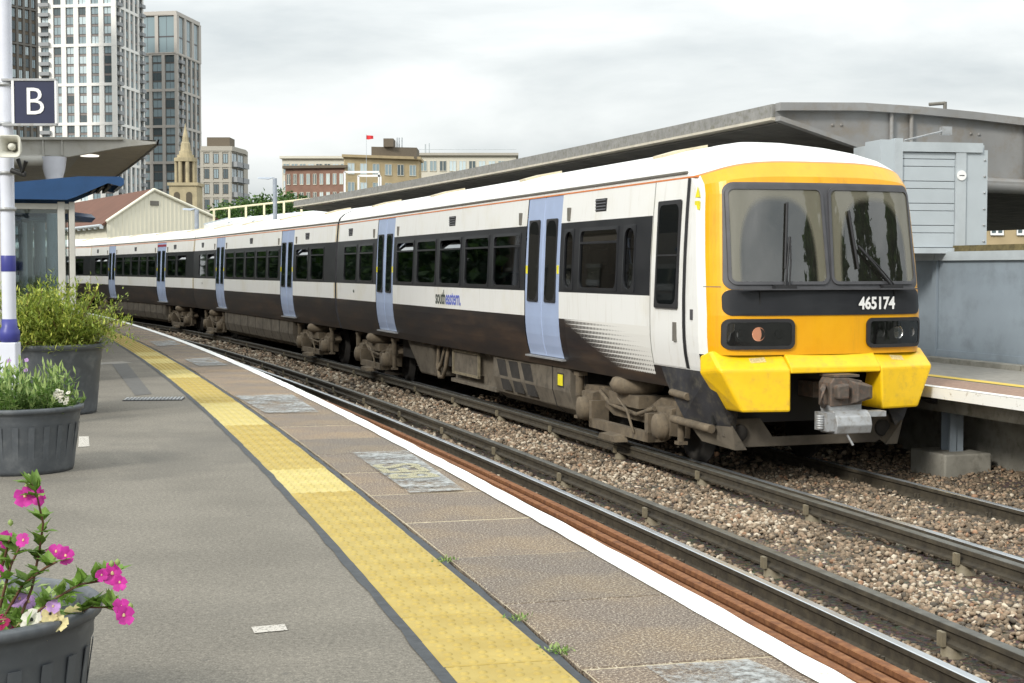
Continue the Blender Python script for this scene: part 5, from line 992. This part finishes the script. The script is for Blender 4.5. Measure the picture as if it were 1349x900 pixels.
def build_town():
    G = -.75
    # white gridded tower
    D = 470.; X = lambda px, d=D: (px-674.5)/F_PX*d; Zp = lambda py, d=D: H+(354.5-py)/F_PX*d
    c = X(155); t = thing('tower_block', 'tall white gridded tower with dark windows, cut by the top of the picture', 'tower', (c, D, G)); z1 = 100.; sh = 51.3/F_PX*D/4
    l = X(57, D+4)-c; r = X(191, D+25)-c; z0 = Zp(185)-G-8*sh
    block(t, [(l, 4.2), (0, .2), (r-.2, 25), (l+6, 32)], 0, z0+sh*25, 'tower_brown'); zz = Zp(164)-G-8*sh
    facade(t, (l, 4), (0, 0), zz, zz+sh*24, 6, sh, None, 'tower_white', 'tower_brown', ('pane_sky', 'pane_sky', 'pane_pale', 'pane_dark'), pier_w=1.55, band_every=4, wfrac=.88, hfrac=.78, depth=.55, band_h=.9, balc=(0,))
    facade(t, (0, 0), (r, 25), zz, zz+sh*24, 6, sh, None, 'tower_white', 'tower_brown', ('pane_sky', 'pane_dark'), pier_w=1.2, band_every=4, wfrac=.85, hfrac=.78, depth=.5, band_h=.9, balc=(0, 5))
    # grey tower
    D = 520.; X = lambda px, d=D: (px-674.5)/F_PX*d; Zp = lambda py, d=D: H+(354.5-py)/F_PX*d
    c = X(236); t = thing('tower_block', 'grey brown tower with glazed top storeys right of the white tower', 'tower', (c, D, G)); l = X(186, D+3)-c; r = X(265, D+24)-c; ztop = Zp(18)-G; sh = 47.3/F_PX*D/4; zb = Zp(73)-G
    block(t, [(l, 3.2), (0, .2), (r-.2, 24), (l+5, 30)], 0, ztop, 'tower_taupe'); n = 20
    facade(t, (l, 3), (0, 0), zb-n*sh, zb, 3, sh, None, 'tower_taupe', 'tower_dark', ('pane_dark', 'pane_sky', 'pane_sky'), pier_w=1.1, band_every=4, wfrac=.92, hfrac=.85, depth=.6, band_h=.9)
    facade(t, (0, 0), (r, 24), zb-n*sh, zb, 5, sh, None, 'tower_taupe', 'tower_dark', ('pane_dark', 'pane_sky'), pier_w=1.4, band_every=4, wfrac=.9, hfrac=.8, depth=.5, band_h=.9, balc=(0,))
    facade(t, (l, 3), (0, 0), zb, ztop-1.2, 2, (ztop-1.2-zb), None, 'tower_taupe', 'tower_dark', ('pane_sky',), pier_w=1.2, wfrac=.95, hfrac=.94, depth=.6, np_=3)
    facade(t, (0, 0), (r, 24), zb, ztop-1.2, 3, (ztop-1.2-zb), None, 'tower_taupe', 'tower_taupe', ('pane_sky',), pier_w=2.2, wfrac=.8, hfrac=.94, depth=.6, np_=3)
    block(t, [(l-.6, 2.2), (.2, -.7), (r+.6, 24), (l+5, 31)], ztop-1.2, ztop, 'tower_taupe', 'parapet')
    # dark tower at the left edge
    D = 430.; c = X(53, D); t = thing('tower_block', 'brown brick tower at the left edge behind the letter sign', 'tower', (c, D, G)); l = X(-8, D-14)-c; z1 = 96; block(t, [(l, -13.8), (0, .2), (-8, 20), (l, 20)], 0, z1, 'tower_dark')
    facade(t, (l, -14), (0, 0), 96-27*3.35, 96, 7, 3.35, None, 'tower_dark', 'brick_dark', ('pane_sky', 'pane_dark', 'pane_pale'), pier_w=.8, band_every=3, wfrac=.75, hfrac=.72, depth=.4)
    # mid-rise right of the towers
    D = 330.; c = X(305, D); Zp = lambda py, d=D: H+(354.5-py)/F_PX*d
    t = thing('apartment_block', 'beige concrete block with corner balconies below the grey tower', 'building', (c, D, G)); l = X(268, D)-c; r = X(322, D+10)-c; z1 = Zp(196)-G; block(t, [(l, .2), (0, .2), (r, 10), (r, 16), (l, 16)], 0, z1-.5, 'beige_block')
    facade(t, (l, 0), (0, 0), z1-3.3*7-.6, z1-.6, 3, 3.3, None, 'beige_block', 'beige_block', ('pane_dark', 'pane_sky'), pier_w=.7, wfrac=.75, hfrac=.62, depth=.15)
    facade(t, (0, 0), (r, 10), z1-3.3*7-.6, z1-.6, 2, 3.3, None, 'beige_block', 'beige_block', ('pane_sky',), pier_w=.5, wfrac=.9, hfrac=.75, depth=.15, balc=(0, 1))
    block(t, [(l-.2, -.3), (.5, -.3), (r+.6, 10.2), (r, 16.2), (l-.2, 16.2)], z1-.6, z1+.4, 'beige_block', 'roof_slab'); block(t, [(l+.5, 3), (l+5.5, 3), (l+5.5, 9), (l+.5, 9)], z1+.4, z1+2.6, 'brick_dark', 'plant_room')
    # church steeple
    D = 300.; c = X(246.5, D); Zp = lambda py: H+(354.5-py)/F_PX*D-G
    t = thing('church_steeple', 'yellow stone church steeple with tiers of columns in front of the grey tower', 'steeple', (c, D, G)); k = D/F_PX
    z = lambda py: Zp(py)
    b = MB(); b.bb(-18*k, 18*k, -18*k, 18*k, 0, z(243)); b.build('tower_base', 'stone_yellow', t); b = MB(); b.bb(-20*k, 20*k, -20*k, 20*k, z(246), z(242)); b.build('cornice', 'stone_yellow', t)
    for x in (-8, 8):
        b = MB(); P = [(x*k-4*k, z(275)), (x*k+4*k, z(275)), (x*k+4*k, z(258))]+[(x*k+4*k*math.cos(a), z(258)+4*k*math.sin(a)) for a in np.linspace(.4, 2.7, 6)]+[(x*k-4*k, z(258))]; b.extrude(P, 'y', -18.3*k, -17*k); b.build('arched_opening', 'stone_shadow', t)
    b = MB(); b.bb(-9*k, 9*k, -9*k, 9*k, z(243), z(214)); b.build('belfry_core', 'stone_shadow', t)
    for a in range(8):
        an = 2*math.pi*(a+.5)/8; b = MB(); b.tube([(12*k*math.cos(an), 12*k*math.sin(an), z(242)), (12*k*math.cos(an), 12*k*math.sin(an), z(213))], 2.6*k, 10); b.build('column', 'stone_yellow', t)
    for lo, hi, r in ((214, 209, 15), (209, 205, 11), (205, 200, 8.5)): b = MB(); b.lathe([(0, z(lo)), (r*k, z(lo)), (r*k, z(hi)), (0, z(hi))], 16, smooth=False); b.build('tier', 'stone_yellow', t)
    b = MB(); b.lathe([(7*k, z(200)), (6*k, z(190)), (4.6*k, z(188)), (3.8*k, z(182)), (1.8*k, z(173)), (.6*k, z(166)), (0, z(163))], 8, smooth=False); b.build('spire', 'stone_yellow', t)
    # cream shed with brown roof
    D = 112.; Zp = lambda py, d=D: H+(354.5-py)/F_PX*d; t = thing('shed', 'cream corrugated shed with brown pitched roof behind the train', 'shed', (X(142, D), D, G)); o = Vector((X(142, D), D, 0))
    g0 = Vector((0, 0, 0)); g1 = Vector((X(284, D+6)-o.x, 6, 0)); ze = Zp(294)-G; za = Zp(252, D+2.6)-G; gm = g0.lerp(g1, .43); back = Vector((-14, 26, 0)); an = math.atan2(g1.y, g1.x); Lg = g1.length
    b = MB(); zr_ = Zp(288, D+6)-G
    b.add([g0, g1, g1+Vector((0, 0, zr_)), gm+Vector((0, 0, za)), g0+Vector((0, 0, ze))], [(0, 1, 2, 3, 4)]); b.add([g0, g0+back, g0+back+Vector((0, 0, ze)), g0+Vector((0, 0, ze))], [(0, 1, 2, 3)]); b.build('wall', 'shed_cream', t)
    for q in np.arange(.25, Lg, .36):
        f = q/Lg; top = ze+(za-ze)*f/.43 if f < .43 else za+(zr_-za)*(f-.43)/.57; p = g0.lerp(g1, f); b = MB(); b.bb(-.05, .05, -.02, .0, 0, top-.1); b.build('cladding_rib', 'shed_cream', t, p, an)
    def slope(p, q, zp, zq): 
        b = MB(); U = Vector((0, 0, 1)); V = [p+U*zp, q+U*zq, q+back+U*zq, p+back+U*zp]; b.add(V+[v+U*.18 for v in V], [(0, 3, 2, 1), (4, 5, 6, 7), (0, 1, 5, 4), (1, 2, 6, 5), (2, 3, 7, 6), (3, 0, 4, 7)]); return b
    ov = (g1-g0).normalized()*.35
    slope(g0-ov, gm, ze-.25, za).build('roof_slope', 'roof_brown', t); slope(gm, g1+ov, za, zr_-.2).build('roof_slope', 'roof_brown', t)
    for p, q, a_, b_ in ((g0, gm, ze, za), (gm, g1, za, zr_)): b = MB(); b.tube([p+Vector((0, -.1, a_+.1)), q+Vector((0, -.1, b_+.1))], .13, 6); b.build('verge_board', 'shed_cream', t)
    for k_ in range(16): p = g0-ov*1.2+back*(k_/16.); b = MB(); b.bb(-.12, .12, -.1, .1, ze-.42, ze-.2); b.build('gutter_bracket', 'galv', t, p)
    b = MB(); b.tube([g0-ov*1.4+Vector((0, 0, ze-.2)), g0-ov*1.4+back+Vector((0, 0, ze-.2))], .12, 8); b.build('gutter', 'galv', t); b = MB(); b.bb(-.35, .35, -.06, 0, za-1.1, za-.75); b.build('vent', 'seam', t, gm, an)
    # white low roof with railing
    D = 92.; Zp = lambda py, d=D: H+(354.5-py)/F_PX*d; t = thing('white_roof_building', 'low white roofed building with cream railing seen over the train', 'building', (X(340, D), D, G)); ox = X(340, D)
    x0, x1 = X(270, D)-ox, X(460, D)-ox; b = MB(); b.add([(x0, 0, 0), (x1, 0, 0), (x1, 0, Zp(285)-G), (x0, 0, Zp(296)-G), (x0, 8, 0), (x1, 8, 0), (x1, 8, Zp(272, D+8)-G), (x0, 8, Zp(288, D+8)-G)], [(0, 1, 2, 3), (3, 2, 6, 7), (1, 5, 6, 2), (4, 0, 3, 7), (5, 4, 7, 6)]); b.build('body', 'shed_white', t)
    for k_ in range(7): f = k_/6.; b = MB(); b.tube([(x0+(x1-x0)*f, 0, Zp(296-11*f)-G+.03), (x0+(x1-x0)*f, 8, Zp(288-16*f, D+8)-G+.03)], .05, 5); b.build('roof_seam', 'galv', t)
    D2 = 97.; fe = thing('railing', 'cream tubular railing above the white roof in front of trees', 'railing', (ox, D2, G)); P = [(X(278, D2)-ox, Zp(277, D2)-G), (X(330, D2)-ox, Zp(271, D2)-G), (X(412, D2)-ox, Zp(262, D2)-G)]
    b = MB(); b.tube([(x, 0, z_) for x, z_ in P], .06, 8); b.build('top_rail', 'rail_cream', fe)
    for px in (283, 303, 325, 349, 375, 398): zz_ = np.interp(px, [278, 330, 412], [277, 271, 262]); b = MB(); b.bb(X(px, D2)-ox-.06, X(px, D2)-ox+.06, -.06, .06, 0, Zp(zz_, D2)-G); b.build('post', 'rail_cream', fe)
    # street lamps
    for px, yt, yb, D3, arm, lb in ((362, 235, 300, 80., -22, 'grey street lamp standing in front of the brick flats'), (259, 276, 300, 75., -18, 'grey lamp post in front of the cream shed gable')):
        q = at_y(px, yt, D3); t = thing('street_lamp', lb, 'street lamp', (q.x, D3, G)); b = MB(); b.tube([(0, 0, 0), (0, 0, q.z-G)], .11, 8); b.build('pole', 'lamp_grey', t); b = MB(); b.hull([(arm*D3/F_PX, -.12, q.z-G-.02), (arm*D3/F_PX, .12, q.z-G-.02), (arm*D3/F_PX*.4, -.14, q.z-G-.06), (arm*D3/F_PX*.4, .14, q.z-G-.06), (0, -.06, q.z-G+.05), (0, .06, q.z-G+.05), (arm*D3/F_PX, 0, q.z-G+.06)]); b.build('lantern', 'lamp_grey', t)
    # brick flats
    D = 260.; Zp = lambda py, d=D: H+(354.5-py)/F_PX*d-G
    def blk(name, label, px0, px1, pyt, d, depth, wall, cols, rows, sh, panes=('pane_sky', 'pane_pale', 'pane_dark'), skew=0, fr='pale_wall', roofmat=None, wf=.55, hf=.6):
        x0, x1 = X(px0, d), X(px1, d+skew); o = thing('flats', label, 'building', (x0, d, G), 0, 'flats behind the canopy'); w = x1-x0; zt_ = Zp(pyt, d)
        block(o, [(0, .2), (w, skew+.2), (w, depth), (0, depth)], 0, zt_-.05, wall); facade(o, (0, 0), (w, skew), zt_-rows*sh-.4, zt_-.4, cols, sh, None, None, wall, panes, fr=fr, wfrac=wf, hfrac=hf)
        block(o, [(-.4, -.6), (w+.4, skew-.6), (w+.4, depth), (-.4, depth)], zt_-.1, zt_+.35, roofmat or wall, 'parapet'); return o, w, zt_
    blk('', 'pale flats with flat roof behind the red brick wing', 373, 470, 209, 285., 12, 'pale_wall', 9, 5, 3.2, wf=.75, roofmat='pale_wall')
    blk('', 'red brick flats with two rows of windows', 377, 455, 222, 258., 14, 'brick_red', 9, 5, 3.1, skew=-2, roofmat='brick_dark')
    o, w, zt_ = blk('', 'yellow brick flats with dark rooftop plant room', 455, 552, 207, 256., 14, 'brick_yellow', 6, 5, 3.2, skew=6)
    D = 256.; block(o, [(w*.35, 3), (w*.98, 5), (w*.98, 12), (w*.35, 12)], zt_, zt_+1.9, 'brick_dark', 'plant_room'); block(o, [(w*.52, 3), (w*.66, 3), (w*.66, 8), (w*.52, 8)], zt_+1.9, zt_+3.3, 'brick_dark', 'chimney')
    b = MB()
    for xx in (.70, .73, .77): b.tube([(w*xx, 5, zt_+1.8), (w*xx, 5, zt_+3.6)], .12, 6)
    b.build('aerials', 'galv', o)
    o, w, zt_ = blk('', 'pale grey flats with long flat roof right of the yellow brick flats', 552, 680, 205, 275., 14, 'pale_wall', 10, 5, 3.2, wf=.7, roofmat='beige_block')
    b = MB(); b.tube([(w*.06, 3, zt_), (w*.06, 3, zt_+2.2)], .15, 6); b.tube([(w*.10, 3, zt_), (w*.10, 3, zt_+2.4)], .12, 6); b.tube([(0, 1, zt_+1.1), (w, 1, zt_+1.1)], .05, 5); b.build('roof_pipes', 'galv', o)
    # white frame structure in front of the flats
    D = 190.; t = thing('steel_gantry', 'white steel frame structure in front of the yellow flats', 'frame', (X(455, D), D, G)); Zp = lambda py, d=D: H+(354.5-py)/F_PX*d-G
    b = MB()
    for px0, px1, py in ((455, 500, 227), (473, 502, 232)):
        xa, xb = X(px0, D)-X(455, D), X(px1, D)-X(455, D); b.bb(xa, xb, -.12, .12, Zp(py)-.15, Zp(py)+.1); b.bb(xa-.12, xa+.12, -.12, .12, 0, Zp(py)); b.bb(xb-.12, xb+.12, -.12, .12, 0, Zp(py)-.1)
    b.build('frame_bars', 'white_paint', t)
    # flag
    D = 250.; q = at_y(482.5, 178, D); t = thing('flag', 'small red flag flying above the flats', 'flag', (q.x, D, G)); zf = q.z-G
    b = MB(); b.tube([(0, 0, 0), (0, 0, zf+.1)], .035, 6); b.build('flag_pole', 'galv', t); b = MB(); n = 8; V = []
    for i in range(n+1): f = i/n; V += [(f*1.15, .10*math.sin(f*7), zf-.02-.10*f), (f*1.15, .10*math.sin(f*7+.4), zf-.68-.05*math.sin(f*5))]
    V += [(x, y+.01, z_) for x, y, z_ in V]; m = 2*(n+1)
    b.add(V, [(2*i, 2*i+2, 2*i+3, 2*i+1) for i in range(n)]+[(m+2*i, m+2*i+1, m+2*i+3, m+2*i+2) for i in range(n)]+[(2*i, m+2*i, m+2*i+2, 2*i+2) for i in range(n)]+[(2*i+1, 2*i+3, m+2*i+3, m+2*i+1) for i in range(n)]); b.build('cloth', 'flag_red', t)
    # yellow brick house under the canopy on the right
    D = 75.; q0 = at_y(1296, 270, D); q1 = at_y(1400, 270, D); t = thing('brick_house', 'yellow brick houses seen below the canopy at the right edge', 'house', (q0.x, D, G)); w = q1.x-q0.x; zt_ = at_y(1300, 256, D).z-G
    block(t, [(0, .2), (w, .2), (w, 9), (0, 9)], 0, zt_, 'brick_yellow'); facade(t, (0, 0), (w, 0), zt_-5.4, zt_, 3, 2.7, None, None, 'brick_yellow', ('pane_dark', 'pane_sky'), fr='white_paint', wfrac=.5, hfrac=.5)
    b = MB(); b.add([(-.4, -.6, zt_-3.3), (w+.4, -.6, zt_-3.3), (w+.4, -3.2, zt_-4.4), (-.4, -3.2, zt_-4.4), (-.4, -.6, zt_-3.45), (w+.4, -.6, zt_-3.45), (w+.4, -3.2, zt_-4.55), (-.4, -3.2, zt_-4.55)], [(0, 1, 2, 3), (4, 7, 6, 5), (3, 2, 6, 7), (0, 3, 7, 4), (1, 5, 6, 2)]); b.build('porch_roof', 'roof_slate', t); block(t, [(0, -3.0), (w, -3.0), (w, .1), (0, .1)], 0, zt_-4.6, 'brick_yellow', 'porch_wall')
build_town()
# ------------------------------------------------------------------ trees
def tree(label, x, y, z0, hgt, rad, mats, n=2600, cone=False, leaf=.22, group=None):
    t = thing('tree', label, 'tree', (x, y, z0), 0, group); b = MB(); b.tube([(0, 0, 0), (.05*hgt*.1, 0, hgt*.5), (0, 0, hgt*.92)], [hgt*.022, hgt*.014, hgt*.003], 8)
    cl = []
    for k in range(46 if not cone else 70):
        if cone: f = random.uniform(.12, 1); r = rad*(1-f)**.8*random.uniform(.55, 1.05); a = random.uniform(0, 6.28); c = Vector((r*math.cos(a), r*math.sin(a), hgt*f)); cr = rad*.30*(1.1-f*.6)
        else: d = rnd_dir(-.5); c = Vector((d.x*rad*.8, d.y*rad*.8, hgt*.62+d.z*hgt*.30))*1; cr = rad*random.uniform(.22, .38)
        cl.append((c, cr)); b.tube([(0, 0, max(.1*hgt, c.z-abs(c.x)-abs(c.y))*.8), c], [.03, .008], 4, cap=False) if k % 3 == 0 else None
    b.build('trunk', 'bark', t); lf = MB()
    for k in range(n): c, cr = random.choice(cl); leaf_quad(lf, c+rnd_dir(-1)*cr*random.random()**.4, rnd_dir(-.6), rnd_dir(-1), leaf*random.uniform(.6, 1.3), leaf*.6, random.choice((0, 0, 1)))
    lf.build('crown', mats, t, kind='stuff'); return t
def build_trees():
    for k, (px, pyt, d, lb) in enumerate(((318, 262, 128, 'round green tree behind the railing, leftmost of the group'), (342, 256, 132, 'green tree behind the railing beside the street lamp'), (372, 254, 130, 'green tree in front of the red brick flats'), (396, 258, 126, 'green tree nearest the far end of the canopy'), (300, 268, 124, 'low green tree between beige block and railing'))):
        q = at_y(px, pyt, d); h_ = q.z+.75; tree(lb, q.x, d, -.75, h_*1.03, 2.7, ['leaf_tree', 'leaf_tree_light'], 2600, False, .34, 'trees behind the railing')
    # tall conifers off to the right, which the windscreen mirrors
    for k, (x, y, h_, r) in enumerate(((23, 1, 17, 2.8), (27, 4.5, 14, 2.8), (24.5, -4, 15, 3.0), (31, 8, 13, 3.0), (29, -8, 17, 3.2))):
        tree(('tallest dark conifer mirrored in the windscreen', 'shorter dark conifer mirrored beside the wiper', 'broad dark conifer mirrored low in the windscreen', 'shortest dark conifer mirrored at the edge of the windscreen', 'widest dark conifer mirrored in the windscreen')[k], x, y, -.75, h_, r, ['leaf_tree', 'leaf_tree_light'], 5200, True, .55, 'conifers mirrored in the windscreen')
build_trees()
def build_added_tree_belt():  # unseen trees, added so the carriage windows mirror something dark instead of sky
    b = MB(); line = [(-27, 62), (-34, 78), (-44, 98), (-58, 128), (-76, 160)]; line2 = [(-40, 70), (-52, 84), (-66, 104), (-84, 128)]
    for L_, n in ((line, 15000), (line2, 9000)):
        Y = [p[1] for p in L_]; X = [p[0] for p in L_]
        for k in range(n):
            y = random.uniform(Y[0], Y[-1]); x = float(np.interp(y, Y, X)); crown = 8.5+1.8*math.sin(y*.45)+1.2*math.sin(y*1.3+x); z = -.7+(crown+.7)*random.random()**.8
            leaf_quad(b, (x-abs(random.gauss(0, 1.5)), y+random.gauss(0, .6), z), rnd_dir(-.6), rnd_dir(-1), random.uniform(.5, 1.0), random.uniform(.3, .6), random.choice((0, 0, 1)))
    b.build('added_tree_belt', ['leaf_dark', 'leaf_tree'], None, kind='stuff', label='unseen belt of trees beside the line, added to darken the carriage window reflections', category='trees')
build_added_tree_belt()
